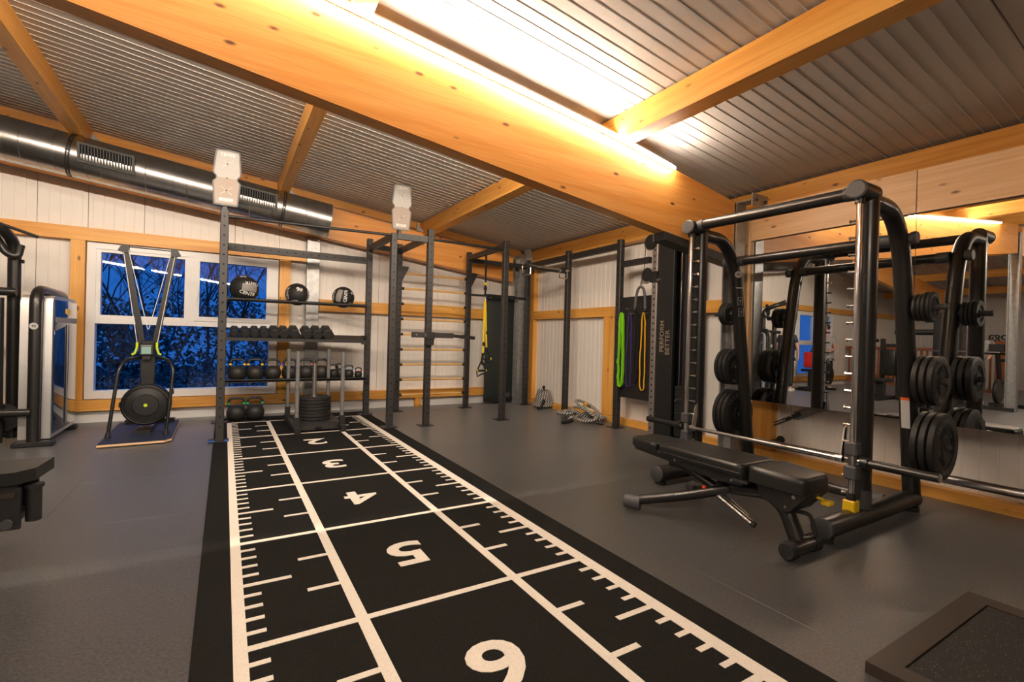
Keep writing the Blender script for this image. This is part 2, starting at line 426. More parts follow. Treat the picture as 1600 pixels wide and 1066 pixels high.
# braided rope (UV: u metres along, v around)
def rope_mat(name, light, dark, freq):
    m, t, b = newmat(name); N = t.nodes; L = t.links
    uvn = N.new('ShaderNodeUVMap'); sp = N.new('ShaderNodeSeparateXYZ'); L.new(uvn.outputs[0], sp.inputs[0])
    a = N.new('ShaderNodeMath'); a.operation = 'MULTIPLY_ADD'; a.inputs[1].default_value = freq; L.new(sp.outputs[0], a.inputs[0])
    k = N.new('ShaderNodeMath'); k.operation = 'MULTIPLY'; k.inputs[1].default_value = 2; L.new(sp.outputs[1], k.inputs[0]); L.new(k.outputs[0], a.inputs[2])
    f = N.new('ShaderNodeMath'); f.operation = 'FRACT'; L.new(a.outputs[0], f.inputs[0])
    g = N.new('ShaderNodeMath'); g.operation = 'GREATER_THAN'; g.inputs[1].default_value = .5; L.new(f.outputs[0], g.inputs[0])
    x = N.new('ShaderNodeMix'); x.data_type = 'RGBA'; x.inputs[6].default_value = (*dark, 1); x.inputs[7].default_value = (*light, 1); L.new(g.outputs[0], x.inputs[0])
    L.new(x.outputs[2], b.inputs['Base Color']); b.inputs['Roughness'].default_value = .85
rope_mat('rope_white', (.46,.44,.41), (.05,.05,.05), 28)
rope_mat('rope_black', (.16,.155,.15), (.012,.012,.012), 55)
# speckled rubber granulate
m = MAT('speckle_black'); t = m.node_tree; N = t.nodes; L = t.links; b = N['Principled BSDF']
geo = N.new('ShaderNodeNewGeometry'); vo = N.new('ShaderNodeTexVoronoi'); vo.inputs['Scale'].default_value = 85; L.new(geo.outputs['Position'], vo.inputs['Vector'])
r1 = N.new('ShaderNodeValToRGB'); r1.color_ramp.elements[0].position = .10; r1.color_ramp.elements[0].color = (.20,.19,.16,1); r1.color_ramp.elements[1].position = .2; r1.color_ramp.elements[1].color = (.011,.0105,.0095,1)
L.new(vo.outputs['Distance'], r1.inputs[0]); L.new(r1.outputs[0], b.inputs['Base Color'])
# ================================================================== STRUCTURE
XL, XR, YB, YF = -12.0, 4.80, 0.70, -13.0      # inner faces of the hall
XRIDGE = -4.25
def zc(x): return 3.345-.12*x if x >= XRIDGE else 3.345-.12*XRIDGE-.12*(XRIDGE-x)

# ---- floor: base slab + rubber tiles
floor = struct('floor', MB().box(XL-.2, XR+.2, YF-.2, YB+.2, -.12, -.022), 'seam_dark')
tm = MB(); g = .0003; c_ = .0005
tm.add([(g,g,-.022),(1-g,g,-.022),(1-g,1-g,-.022),(g,1-g,-.022),(g,g,-c_),(1-g,g,-c_),(1-g,1-g,-c_),(g,1-g,-c_),
        (g+c_,g+c_,0),(1-g-c_,g+c_,0),(1-g-c_,1-g-c_,0),(g+c_,1-g-c_,0)],
       [(0,1,5,4),(1,2,6,5),(2,3,7,6),(3,0,4,7),(4,5,9,8),(5,6,10,9),(6,7,11,10),(7,4,8,11),(8,9,10,11)])
t0 = build('floor_tile', tm, 'floor_rubber', floor, smooth=None)
t0.location = (XL, YF-.3, 0)
for i in range(17):
    for j in range(14):
        if i or j:
            o = t0.copy(); COL.objects.link(o); o.parent = floor; o.location = (XL+i, YF-.3+j, 0)

# ---- ceiling slab and ribbed roof sheets
cs = MB()
for x0, x1 in ((XL-.2, XRIDGE), (XRIDGE, XR+.2)):
    cs.prism([(x0,YF-.2,zc(x0)+.03),(x1,YF-.2,zc(x1)+.03),(x1,YF-.2,zc(x1)+.2),(x0,YF-.2,zc(x0)+.2)], (0,YB-YF+.4,0))
ceiling = struct('ceiling', cs, 'seam_dark')
def roof_sheet(x0, x1, y1):
    # profile across y: flat pans with low ridges every 0.1 m
    pr = []; n = 10; wdt = 1.0-.006
    for k in range(n):
        a = k/n*wdt
        pr += [(a, 0.0), (a+.088, 0.0), (a+.0905, -.0048), (a+.0965, -.0048)]
    pr.append((wdt, 0.0))
    mb = MB(); A = []
    for dy, dz in pr:
        A.append((x0, y1-dy, zc(x0)+dz)); A.append((x1, y1-dy, zc(x1)+dz))
    fs = [(2*k, 2*k+1, 2*k+3, 2*k+2) for k in range(len(pr)-1)]
    mb.add(A, fs)
    mb.add([(x0,y1,zc(x0)),(x1,y1,zc(x1)),(x1,y1,zc(x1)+.03),(x0,y1,zc(x0)+.03)], [(0,1,2,3)])
    mb.add([(x0,y1-wdt,zc(x0)),(x1,y1-wdt,zc(x1)),(x1,y1-wdt,zc(x1)+.03),(x0,y1-wdt,zc(x0)+.03)], [(0,1,2,3)])
    return mb
r0 = None
for sx0, sx1 in ((XRIDGE, XR+.02), (XL, XRIDGE)):
    first = None
    for k in range(14):
        if first is None: first = build('roof_panel', roof_sheet(sx0, sx1, YB+.2), 'ceiling_sheet', ceiling, smooth=None)
        else:
            o = first.copy(); COL.objects.link(o); o.parent = ceiling; o.location = (0, -k*1.0, 0)

# ---- walls: dark core + white ribbed sandwich panels
WINS = [(-1.545, .555, .285, 2.205), (-7.275, -5.175, .285, 2.205)]
def cuts(lo, hi, step, extra):
    s_ = {round(lo,4), round(hi,4)}; a = lo
    while a < hi: s_.add(round(a,4)); a += step
    for e in extra: s_.add(round(e,4))
    s_ = sorted(x for x in s_ if lo-1e-6 <= x <= hi+1e-6)
    return [(a, b) for a, b in zip(s_[:-1], s_[1:]) if b-a > .02]
def rib_panel(u0, u1, z0, ztop, to3, gap=.003, step=.1, dep=.0035):
    """vertical sheet between u0..u1 with shallow grooves every 0.1 m (to3 maps u, depth, z to the world)"""
    u0 += gap; u1 -= gap; pr = [(u0, 0.0)]; k = math.ceil((u0+.01)/step)
    while k*step < u1-.012:
        a = k*step; pr += [(a-.006, 0.0), (a-.002, dep), (a+.002, dep), (a+.006, 0.0)]; k += 1
    pr.append((u1, 0.0)); mb = MB(); A = []
    for u, d in pr: A += [to3(u, d, z0), to3(u, d, ztop(u))]
    mb.add(A, [(2*k, 2*k+2, 2*k+3, 2*k+1) for k in range(len(pr)-1)])
    for u in (u0, u1):
        mb.add([to3(u, 0, z0), to3(u, .02, z0), to3(u, .02, ztop(u)), to3(u, 0, ztop(u))], [(0,1,2,3)])
    return mb
def core_piece(mb, u0, u1, z0, z1a, z1b, to3, t0_=.02, t1_=.16):
    mb.add([to3(u0,t0_,z0),to3(u1,t0_,z0),to3(u1,t0_,z1b),to3(u0,t0_,z1a),to3(u0,t1_,z0),to3(u1,t1_,z0),to3(u1,t1_,z1b),to3(u0,t1_,z1a)],
           [(0,1,2,3),(7,6,5,4),(0,4,5,1),(1,5,6,2),(2,6,7,3),(3,7,4,0)])
def make_wall(name, u0, u1, ztop, to3, wins=(), step=1.0, off=0.0, mat='panel_white'):
    core = MB(); pieces = []
    ex = [w_[0] for w_ in wins]+[w_[1] for w_ in wins]
    for a, b in cuts(u0, u1, step, ex+([XRIDGE] if name == 'wall_back' or name == 'wall_front' else [])):
        hole = [w_ for w_ in wins if w_[0]-1e-4 <= a and b <= w_[1]+1e-4]
        if hole:
            w_ = hole[0]; pieces.append((a, b, 0, lambda u, z=w_[2]: z)); pieces.append((a, b, w_[3], ztop))
        else: pieces.append((a, b, 0, ztop))
    for a, b, z0, zt in pieces: core_piece(core, a, b, z0, zt(a)+.05*(zt is ztop), zt(b)+.05*(zt is ztop), to3)
    wobj = struct(name, core, 'seam_dark', smooth=None)
    for a, b, z0, zt in pieces: build('wall_panel', rib_panel(a, b, z0, zt, to3), mat, wobj, smooth=None)
    return wobj
make_wall('wall_back', XL, XR, zc, lambda u, d, z: (u, YB+d, z), WINS)
make_wall('wall_right', YF, YB, lambda u: zc(XR), lambda u, d, z: (XR+d, u, z))
make_wall('wall_left', YF, YB, lambda u: zc(XL), lambda u, d, z: (XL-d, u, z), mat='wall_white')
make_wall('wall_front', XL, XR, zc, lambda u, d, z: (u, YF-d, z), mat='wall_white')

# ---- timber beams
def beam_poly(xs, bot, topf): return [(x, bot(x)) for x in xs]+[(x, topf(x)) for x in reversed(xs)]
def btop(x): return 3.139-.12*x if x <= 2.62 else 2.8246-.168*(x-2.62)
def bbot(x): return 2.550-.127*x
def rafter(name, y0, y1, xs, bot, topf, label, mat='glulam'):
    P = beam_poly(xs, bot, topf)
    o = build(name, MB().prism([(x, y0, z) for x, z in P], (0, y1-y0, 0)), mat, None, None, origin=(xs[0], y0, bot(xs[0])))
    return tag(o, label, 'beam')
rafter('roof_beam', -4.03, -3.905, [-4.15, -1.5, 2.62, 4.18], bbot, btop, 'huge orange glulam beam crossing the ceiling with a light strip along its top')
rafter('roof_beam', -8.62, -8.50, [-4.15, -1.5, 2.62, 4.18], bbot, btop, 'orange glulam beam parallel to the main one, behind the camera')
rafter('gable_beam', .44, .62, [-4.15, 4.33], lambda x: 2.70-.12*x, lambda x: 3.155-.12*x, 'orange glulam beam sloping along the back wall behind the duct', 'glulam')
def mx_(x): return 2*XRIDGE-x
for y0, y1, lb in ((-4.03,-3.905,'far half orange roof beam with light strip seen in mirror'), (-8.62,-8.5,'far half orange roof beam nearer the front wall'), (-1.2,-1.08,'lower orange glulam beam of the far half seen in mirror')):
    P = beam_poly([-11.9, -4.40], lambda x: bbot(mx_(x)), lambda x: btop(mx_(x)))
    tag(build('roof_beam', MB().prism([(x, y0, z) for x, z in P], (0, y1-y0, 0)), 'glulam', None, None, origin=(-11.9,y0,2)), lb, 'beam')
PUR = [(2.62, 2.775, 'purlin between the main beam and the mirror wall, above the smith machine'), (.50, .62, 'middle purlin running to the back wall near the duct end'), (-1.63, -1.50, 'leftmost orange purlin meeting the duct strap at upper left'),
       (-4.32, -4.18, 'ridge purlin at the top of the roof'), (-6.42, -6.29, 'first purlin of the far roof half'), (-8.52, -8.39, 'second purlin of the far roof half'), (-10.62, -10.49, 'third purlin of the far roof half')]
for x0, x1, lb in PUR:
    zt = min(zc(x0), zc(x1))-.002; zb = min(zc(x0), zc(x1))-.205
    o = build('purlin', MB().box(x0, x1, YF+.02, .60, zb, zt), 'pine_y', None, None, origin=((x0+x1)/2, YF, zb)); tag(o, 'orange '+lb, 'beam', 'roof purlins')
o = build('eave_purlin', MB().box(4.63, 4.78, YF+.02, .60, 2.535, 2.755), 'pine_y', None, None, origin=(4.7, YF, 2.5)); tag(o, 'orange eave timber running along the top of the mirror wall', 'beam')
# metal hangers where purlins meet the gable
for x in (2.50, .64, -1.48): 
    zt = zc(x)-.03
    tag(build('joist_hanger', MB().prism([(x,.40,zt-.17),(x,.40,zt-.05),(x+.12,.40,zt-.17)], (0,.03,0)), 'galv', None, None, origin=(x,.4,zt-.17)), {2.50:'small metal bracket beside the purlin above the rig',.64:'small metal bracket at the purlin over the duct end',-1.48:'small metal bracket beside the leftmost purlin'}[x], 'bracket')
# ---- trims on the back wall
T = lambda n, mb, m='pine_x': struct(n, mb, m, smooth=None)
tr = struct('trim_1', MB().prism([(-3.6,.62,zc(-3.6)-.115),(4.6,.62,zc(4.6)-.115),(4.6,.62,zc(4.6)-.002),(-3.6,.62,zc(-3.6)-.002)], (0,.08,0)), 'pine_x', smooth=None)
T('trim_2', MB().box(-11.9, .91, .60, .70, 2.205, 2.36))            # rail over the window
T('trim_3', MB().box(-11.9, .91, .60, .70, .15, .282)); T('trim_13', MB().box(1.09, 4.36, .60, .70, .15, .282))             # low rail
T('trim_4', MB().box(1.10, 4.36, .60, .70, 1.50, 1.672))            # mid rail
T('trim_5', MB().box(-1.68, -1.55, .60, .70, .285, 2.203), 'pine_z')
T('trim_6', MB().box(.56, .70, .60, .70, .285, 2.203), 'pine_z')
T('trim_7', MB().box(2.62, 2.72, .60, .70, 0, .148), 'pine_z')
T('baseboard_back', MB().box(-11.9, 4.7, .682, .70, 0, .13), 'pvc_white')
# ---- trims on the right wall
T('trim_8', MB().box(4.71, 4.80, -3.62, .60, 1.525, 1.668), 'pine_y')
T('trim_9', MB().box(4.71, 4.80, .31, .46, 0.09, 1.523), 'pine_z')
T('trim_10', MB().box(4.71, 4.80, -1.80, -1.58, 0.09, 1.523), 'pine_z')
T('trim_11', MB().box(4.71, 4.80, -4.15, -3.93, 0.09, 2.53), 'pine_z')
T('trim_12', MB().box(4.71, 4.80, .31, .46, 1.67, 2.53), 'pine_z')
T('baseboard_right', MB().box(4.70, 4.80, -12.9, .60, 0, .085), 'pine_y')
# ---- steel columns
def hcol(name, x, y, z1, label, w=.14, d=.16, mat='galv'):
    mb = MB().box(x-w/2, x+w/2, y-d/2, y-d/2+.012, 0, z1).box(x-w/2, x+w/2, y+d/2-.012, y+d/2, 0, z1).box(x-.006, x+.006, y-d/2+.012, y+d/2-.012, 0, z1)
    o = build(name, mb, mat, None, None, origin=(x,y,0)); tag(o, label, 'column')
    return o
c1 = thing('steel_column', 'galvanised steel column carrying the main beam beside the mirror', 'column', (4.255,-3.98,0))
build('shaft', MB().box(4.19,4.33,-4.05,-4.035,0,2.55).box(4.19,4.33,-3.92,-3.905,0,2.55).box(4.255,4.267,-4.035,-3.92,0,2.55), 'galv', c1, None)
pl_ = build('fixing_plate', MB().box(4.20,4.45,-4.20,-4.19,2.50,2.62).box(4.19,4.33,-4.19,-3.905,2.55,2.562), 'galv', c1, None)
build('bolt', MB().cyl((4.26,-4.20,2.56),(4.26,-4.215,2.56),.012,n=8).cyl((4.40,-4.20,2.56),(4.40,-4.215,2.56),.012,n=8), 'galv_dark', pl_)
hcol('steel_column', 4.42, .33, 2.66, 'galvanised steel column in the corner beside the dark green mat')
hcol('steel_column', -4.28, -3.97, 3.5, 'tall steel column at the ridge under the main beam')
hcol('steel_column', -4.28, -8.56, 3.5, 'tall steel column at the ridge under the second beam')
o = build('steel_post', MB().box(.915,1.085,.585,.597,0,2.575).box(.915,.93,.597,.70,0,2.575).box(1.07,1.085,.597,.70,0,2.575), 'galv', None, None, origin=(1,.64,0)); tag(o, 'galvanised steel post standing against the back wall behind the shelves', 'column')
# steel flat under the right end of the main beam
sx = [3.2, 4.19]
o = build('steel_channel', MB().prism([(x, -4.035, bbot(x)-.002) for x in sx]+[(x, -4.035, bbot(x)-.075) for x in reversed(sx)], (0,.14,0)), 'galv_dark', None, None, origin=(3.02,-4.035,2.1)); tag(o, 'dark steel channel under the wall end of the main beam', 'channel')

# ---- light strips on the beams
def led(name, y, x0, x1, side, label, flip=False, mat='led'):
    tf = (lambda x: btop(mx_(x))) if flip else btop
    xs = [x0] + [k for k in (2.62,) if x0 < k < x1 and not flip] + [x1]
    t = thing(name, label, 'light', (x0, y, tf(x0)))
    ya, yb = (y-.012, y-.042) if side < 0 else (y+.012, y+.042)
    mb = MB().prism([(x, ya, tf(x)-.022) for x in xs]+[(x, ya, tf(x)-.004) for x in reversed(xs)], (0, yb-ya, 0))
    build('diffuser', mb, mat, t, None)
    yc = y-.002 if side < 0 else y+.002
    build('profile', MB().prism([(x, yc, tf(x)-.026) for x in xs]+[(x, yc, tf(x)+.03) for x in reversed(xs)], (0, ya-yc, 0)), 'satin_steel', t, None)
led('light_strip', -4.03, -3.0, 3.27, -1, 'glowing white light strip along the top edge of the main beam')
t = thing('light_strip', 'light strip hidden on the rear side of the main beam', 'light', (0,-3.895,3.1))
xs = [-3.0, 2.62, 3.27]
build('housing', MB().prism([(x,-3.903,btop(x)-.040) for x in xs]+[(x,-3.903,btop(x)-.002) for x in reversed(xs)], (0,.012,0)), 'satin_steel', t, None)
mb = MB()
for xa, xb in zip(xs[:-1], xs[1:]): mb.add([(xa,-3.889,btop(xa)-.034),(xa,-3.871,btop(xa)-.008),(xb,-3.871,btop(xb)-.008),(xb,-3.889,btop(xb)-.034)], [(0,1,2,3)])
build('diffuser', mb, 'led_back', t, None)
build('cover', MB().prism([(x,-3.890,btop(x)-.006) for x in xs]+[(x,-3.890,btop(x)-.003) for x in reversed(xs)], (0,.026,0)), 'satin_steel', t, None)
t = thing('light_strip', 'glowing light strip low on the beam behind the camera', 'light', (0,-8.49,2.5))
xs = [-3.1, .5]; zs = lambda x: bbot(x)+.03
build('housing', MB().prism([(x,-8.498,zs(x)-.025) for x in xs]+[(x,-8.498,zs(x)+.025) for x in reversed(xs)], (0,.03,0)), 'satin_steel', t, None)
build('diffuser', MB().add([(xs[0],-8.466,zs(xs[0])-.02),(xs[0],-8.466,zs(xs[0])+.02),(xs[1],-8.466,zs(xs[1])+.02),(xs[1],-8.466,zs(xs[1])-.02)], [(0,1,2,3)]), 'led_rear', t, None)
led('light_strip', -4.03, -11.2, -5.6, -1, 'glowing light strip on the far half beam seen in mirror', True)

# ---- windows
def make_window(name, dx):
    w_ = struct_empty(name, (-.5+dx, .68, .285))
    def bars(nm, rects, y0, y1, m='pvc_white', par=None):
        mb = MB()
        for x0, x1, z0, z1 in rects: mb.box(x0+dx, x1+dx, y0, y1, z0, z1)
        return build(nm, mb, m, par or w_, None)
    fr = bars('window_frame', [(-1.54,-1.455,.29,2.2),(.445,.55,.29,2.2),(-1.455,.445,.29,.39),(-1.455,.445,2.125,2.2)], .655, .78)
    bars('transom', [(-1.455,.445,1.215,1.285)], .66, .775)
    bars('mullion', [(-.525,-.445,1.285,2.125)], .66, .775)
    sa = bars('sash', [(-.445,-.395,1.285,2.125),(.40,.445,1.285,2.125),(-.395,.40,1.285,1.345),(-.395,.40,2.08,2.125)], .645, .76)
    build('handle', MB().box(-.43+dx,-.41+dx,.625,.645,1.55,1.66).box(-.43+dx,-.41+dx,.61,.625,1.60,1.72), 'pvc_white', sa, None)
    bars('sash', [(-1.455,-1.41,1.285,2.125),(-.56,-.525,1.285,2.125),(-1.41,-.56,1.285,1.32),(-1.41,-.56,2.09,2.125)], .67, .76)
    for x0, x1, z0, z1 in ((-1.41,-.56,1.32,2.09),(-.395,.40,1.345,2.08),(-1.455,.445,.39,1.215)):
        build('pane', MB().box(x0+dx, x1+dx, .71, .716, z0, z1), 'window_glass', w_, None)
make_window('window_1', 0); make_window('window_2', -5.73)

# ---- outdoors behind the windows: ground, bare trees, shrubs
o = struct('ground', MB().box(-40, 40, .95, 60, -3.2, -3.0), 'soil')
def bare_tree(x, y, z, h, seed, label):
    rnd = random.Random(seed); mb = MB()
    def br(p, d, L, r, lv):
        q = p+d*L; m_ = (p+q)/2+Vector((rnd.uniform(-.05,.05),rnd.uniform(-.05,.05),0))*L
        mb.tube([p, m_, q], r, n=3 if lv > 1 else 6, r1=r*.65, caps=False)
        if lv >= 7: return
        for k in range(3 if lv < 5 else 2):
            nd = (d+Vector((rnd.uniform(-.8,.8), rnd.uniform(-.8,.8), rnd.uniform(-.15,.6)))).normalized()
            br(q if k else p.lerp(q, .7), nd, L*rnd.uniform(.62,.82), r*.6, lv+1)
    br(Vector((x,y,z)), Vector((0,0,1)), h*.3, h*.0065, 0)
    return tag(build('bare_tree', mb, 'bark', None, 60, origin=(x,y,z)), label, 'tree', 'trees outside the window')
bare_tree(-1.6, 10, -3, 9, 3, 'bare dark tree outside the left part of the window')
bare_tree(1.2, 12, -3, 9, 11, 'bare dark tree outside behind the window centre')
bare_tree(-4.0, 11, -3, 11, 5, 'tall bare tree further away outside the window')
bare_tree(-.6, 14, -3, 12, 21, 'slender bare tree outside between the others')
bare_tree(3.2, 13, -3, 11, 31, 'bare tree outside at the right of the window')
bare_tree(-2.6, 15, -3, 12, 41, 'bare tree outside at the far left of the window')
bare_tree(.2, 17, -3, 13, 51, 'thin bare tree far outside in the middle')
bare_tree(2.0, 18, -3, 13, 61, 'thin bare tree far outside at right')
bare_tree(-3.6, 18, -3, 13, 71, 'thin bare tree far outside at left')
bare_tree(-8.6, 9, -3, 10, 15, 'bare tree outside the second window')
def shrub(x, y, z, r, seed, label):
    rnd = random.Random(seed); mb = MB()
    for k in range(2600 if r < 3 else 6000):
        d = Vector((rnd.gauss(0,1), rnd.gauss(0,1), rnd.gauss(0,1))).normalized()*r*rnd.uniform(.6,1.02); d.x *= 1.6
        a = Vector((rnd.uniform(-1,1), rnd.uniform(-1,1), rnd.uniform(-1,1))).normalized(); b_ = a.orthogonal().normalized()
        c = Vector((x,y,z))+d; s_ = rnd.uniform(.02,.06)*r/1.2
        mb.add([c-a*s_, c+b_*s_*.5, c+a*s_, c-b_*s_*.5], [(0,1,2,3)])
    tag(build('shrub', mb, 'foliage_dark', None, None, origin=(x,y,z-r)), label, 'shrub', 'shrubs outside the window')
for k, (x, y, z, r, lb) in enumerate([(-3.2,9.2,-1.6,1.7,'dark shrub outside, left in the window'),(.4,10.3,-1.3,1.9,'dark shrub outside, middle of the window'),(4.6,11.0,-1.6,2.0,'dark shrub outside, right in the window'),(-7.5,6.5,-.9,2.0,'dark shrub outside the second window'),(-6.5,19,-.6,3.4,'broad dark shrub far outside at left in the window'),(-.5,21,-.4,3.6,'broad dark shrub far outside behind the trees'),(5.5,20,-.5,3.4,'broad dark shrub far outside at right in the window'),(-16,19,-.6,3.6,'broad dark shrub far outside, far left')]): shrub(x,y,z,r,20+k,lb)

# ---- mirrors hung on a pale timber frame before the right wall
for k, (y0, y1, lb) in enumerate([(-5.397,-4.075,'tall wall mirror panel beside the steel column, left of the seam'),(-6.72,-5.401,'tall wall mirror panel right of the seam, reflecting plates'),(-8.05,-6.724,'third wall mirror panel past the right picture edge')]):
    t = thing('wall_mirror', lb, 'mirror', (4.42,(y0+y1)/2,.615))
    build('glass', MB().box(4.42, 4.426, y0, y1, .617, 2.195), 'mirror', t, None)
    build('backing', MB().box(4.426, 4.45, y0+.004, y1-.004, .617, 2.195), 'pale_pine_y', t, None)
for y0, y1, lb in ((-5.405,-4.075,'pale raw timber board above the left mirror panel'),(-6.73,-5.411,'pale raw timber board above the right mirror panel'),(-8.05,-6.736,'pale raw timber board past the right picture edge')):
    tag(build('mirror_board', MB().box(4.385, 4.45, y0, y1, 2.20, 2.525), 'pale_pine_y', None, None, origin=(4.41,(y0+y1)/2,2.2)), lb, 'board')
for y0, y1, lb in ((-4.07,-3.985,'pale raw timber post at the left edge of the mirrors'),(-8.14,-8.055,'pale raw timber post at the far end of the mirrors')):
    tag(build('mirror_post', MB().box(4.39, 4.46, y0, y1, 0, 2.525), 'pale_pine_z', None, None, origin=(4.42,(y0+y1)/2,0)), lb, 'post')

# ---- spiral duct
dy, dz0 = .26, lambda x: 2.905-.118*x
duct = thing('ventilation_duct', 'round galvanised spiral ventilation duct hanging under the roof', 'duct', (-2.5, dy, 2.9))
mb = MB(); P = [(x, dy, dz0(x)) for x in (-4.6, 1.15)]
mb.tube(P, .235, n=48, caps=False); mb.tube([(1.15,dy,dz0(1.15)),(-4.6,dy,dz0(-4.6))], .229, n=48, caps=False)
simple('duct_steel', (.50,.50,.49), .27, 1.0, noise=.10, nscale=9)
build('pipe', mb, 'duct_steel', duct, 60)
mb = MB(); ax = Vector((5.75,0,-.118*5.75)).normalized(); u_ = Vector((0,1,0)); v_ = ax.cross(u_)
pts = []; turns = 43; nn = turns*28
for i in range(nn+1):
    t_ = i/nn; x = -4.6+5.75*t_; a = 2*math.pi*turns*t_
    c = Vector((x, dy, dz0(x))); pts.append(c+(u_*math.cos(a)+v_*math.sin(a))*.2355)
mb.tube(pts, .0035, n=4, caps=False)
build('spiral_seam', mb, 'duct_steel', duct, 60)
for x in (1.145,):
    mb = MB(); mb.lathe([(.229,-.004),(.239,-.004),(.239,.006),(.229,.006)], (x,dy,dz0(x)), ax, 48); build('end_rim', mb, 'galv', duct)
for x in (-1.60, .545, -3.7):
    mb = MB(); 
    for off in (-.012, .012): mb.lathe([(.236,off-.007),(.241,off-.007),(.241,off+.007),(.236,off+.007)], (x,dy,dz0(x)), ax, 48)
    mb.cyl((x,dy,dz0(x)+.235),(x,dy,zc(x)-.2),.006,n=8)
    st_ = build('strap', mb, 'black_steel', duct)
    build('clamp_bolt', MB().cyl((x-.02,dy-.245,dz0(x)),(x+.02,dy-.245,dz0(x)),.012,n=8), 'chrome', st_)
def grille(x0, x1):
    gx = (x0+x1)/2; ang = math.radians(22)
    nrm = Vector((0,-math.cos(ang),-math.sin(ang)*.35)).normalized()
    M = Matrix.Identity(3)
    fr = MB(); w2 = (x1-x0)/2; sl = -.118
    def P3(du, dv, dn): 
        c = Vector((gx+du, dy, dz0(gx+du))); upv = Vector((0,-.18,1)).normalized(); 
        return c + Vector((0,-.234,0)) + upv*dv + Vector((0,-1,0))*(dn+.014)
    def gb(mb, u0, u1, v0, v1, n0, n1):
        vs = [P3(a, b, c) for c in (n0, n1) for a, b in ((u0,v0),(u1,v0),(u1,v1),(u0,v1))]
        mb.add(vs, [(3,2,1,0),(4,5,6,7),(0,1,5,4),(1,2,6,5),(2,3,7,6),(3,0,4,7)])
    gb(fr, -w2, w2, .085, .105, -.03, .012); gb(fr, -w2, w2, -.105, -.085, -.03, .012); gb(fr, -w2, -w2+.025, -.085, .085, -.03, .012); gb(fr, w2-.025, w2, -.085, .085, -.03, .012)
    f = build('grille', fr, 'galv_dark', duct, None)
    bk = MB(); gb(bk, -w2+.02, w2-.02, -.088, .088, -.03, -.012); build('grille_core', bk, 'hole_black', f, None)
    n = 17
    for k in range(n):
        c = -w2+.04+(2*w2-.08)*k/(n-1); lm = MB(); gb(lm, c-.005, c+.005, -.086, .086, -.012, .004); build('louvre', lm, 'galv_dark', f, None)
grille(-1.52, -1.02); grille(-.06, .46); grille(-3.1,-2.6)

# ---- wall rail (metal pipe) below the mirror, diagonal brace, speaker
rail = thing('wall_pipe', 'long grey metal pipe running low along the mirror wall', 'pipe', (4.52,-4.2,.22))
build('pipe', MB().cyl((4.52,-4.10,.20),(4.52,-9.2,.225),.034,n=20), 'satin_steel', rail)
for y in (-4.2, -6.6, -8.6): build('bracket', MB().cyl((4.52,y,.205),(4.80,y,.205),.014,n=10).cyl((4.787,y,.205),(4.80,y,.205),.04,n=16), 'galv_dark', rail)
br_ = thing('wind_brace', 'steel strap with turnbuckle slanting up behind the mirror', 'brace', (4.755,-4.02,.25))
A = Vector((4.755,-3.98,.27)); B = Vector((4.755,-4.36,.475)); D = Vector((4.775,-5.2,.90)); d_ = (B-A).normalized()
build('turnbuckle', MB().cyl(A-d_*.1, A+d_*.06, .008, n=8).cyl(B-d_*.1, B, .008, n=8).tube([A+d_*.05+Vector((0,0,.014)), B-d_*.08+Vector((0,0,.014))], .006, n=6).tube([A+d_*.05-Vector((0,0,.014)), B-d_*.08-Vector((0,0,.014))], .006, n=6).cyl(A+d_*.03,A+d_*.06,.02,n=6).cyl(B-d_*.09,B-d_*.06,.02,n=6), 'galv_dark', br_)
build('strap', MB().bar(B, D, .004, .085, upv=(0,.5,1)), 'galv', br_, None)
build('clevis', MB().bar(B-d_*.03, B+d_*.06, .02, .045), 'galv_dark', br_, None)
sp = thing('wall_speaker', 'small pale loudspeaker tilted in the upper corner above the rig', 'speaker', (4.60,.36,2.60))
M = Matrix.Translation((4.60,.34,2.66)) @ Euler((math.radians(-18), math.radians(28), math.radians(35))).to_matrix().to_4x4()
build('cabinet', MB().rbox(-.075,.075,-.06,.06,-.11,.11,.015,2,M=M), 'speaker_white', sp)
build('grill', MB().rbox(-.079,-.07,-.05,.05,-.10,.10,.004,1,M=M).rbox(-.06,.06,-.066,-.055,-.10,.10,.004,1,M=M), 'badge', sp)
build('bracket', MB().cyl((4.60,.36,2.66),(4.72,.42,2.66),.015,n=8).cyl((4.72,.42,2.66),(4.80,.42,2.66),.02,n=8), 'black_plastic', sp)
# ================================================================== SPRINT TRACK
trk = thing('sprint_track', 'black turf sprint track with white lines and numbers two to six', 'turf track', (.785,-4.5,0))
build('turf', MB().box(-.175, 1.745, -11.0, .40, 0.0005, .006), 'turf_black', trk, None)
ZT0, ZT1 = .006, .0078
def strip(x0, x1, y0, y1): return MB().box(x0, x1, y0, y1, ZT0, ZT1)
build('lane_line', strip(-.047, 0, -10.8, .015), 'turf_white', trk, None)
build('lane_line', strip(1.522, 1.588, -10.8, .015), 'turf_white', trk, None)
build('lane_line', strip(.388, .434, -10.8, 0), 'turf_white', trk, None)
build('lane_line', strip(1.108, 1.153, -10.8, 0), 'turf_white', trk, None)
for k in range(11):
    for x0, x1 in ((0, .388), (.434, 1.108), (1.153, 1.522)):
        build('cross_line', strip(x0, x1, -k-.017, -k+.017), 'turf_white', trk, None)
tk = MB()
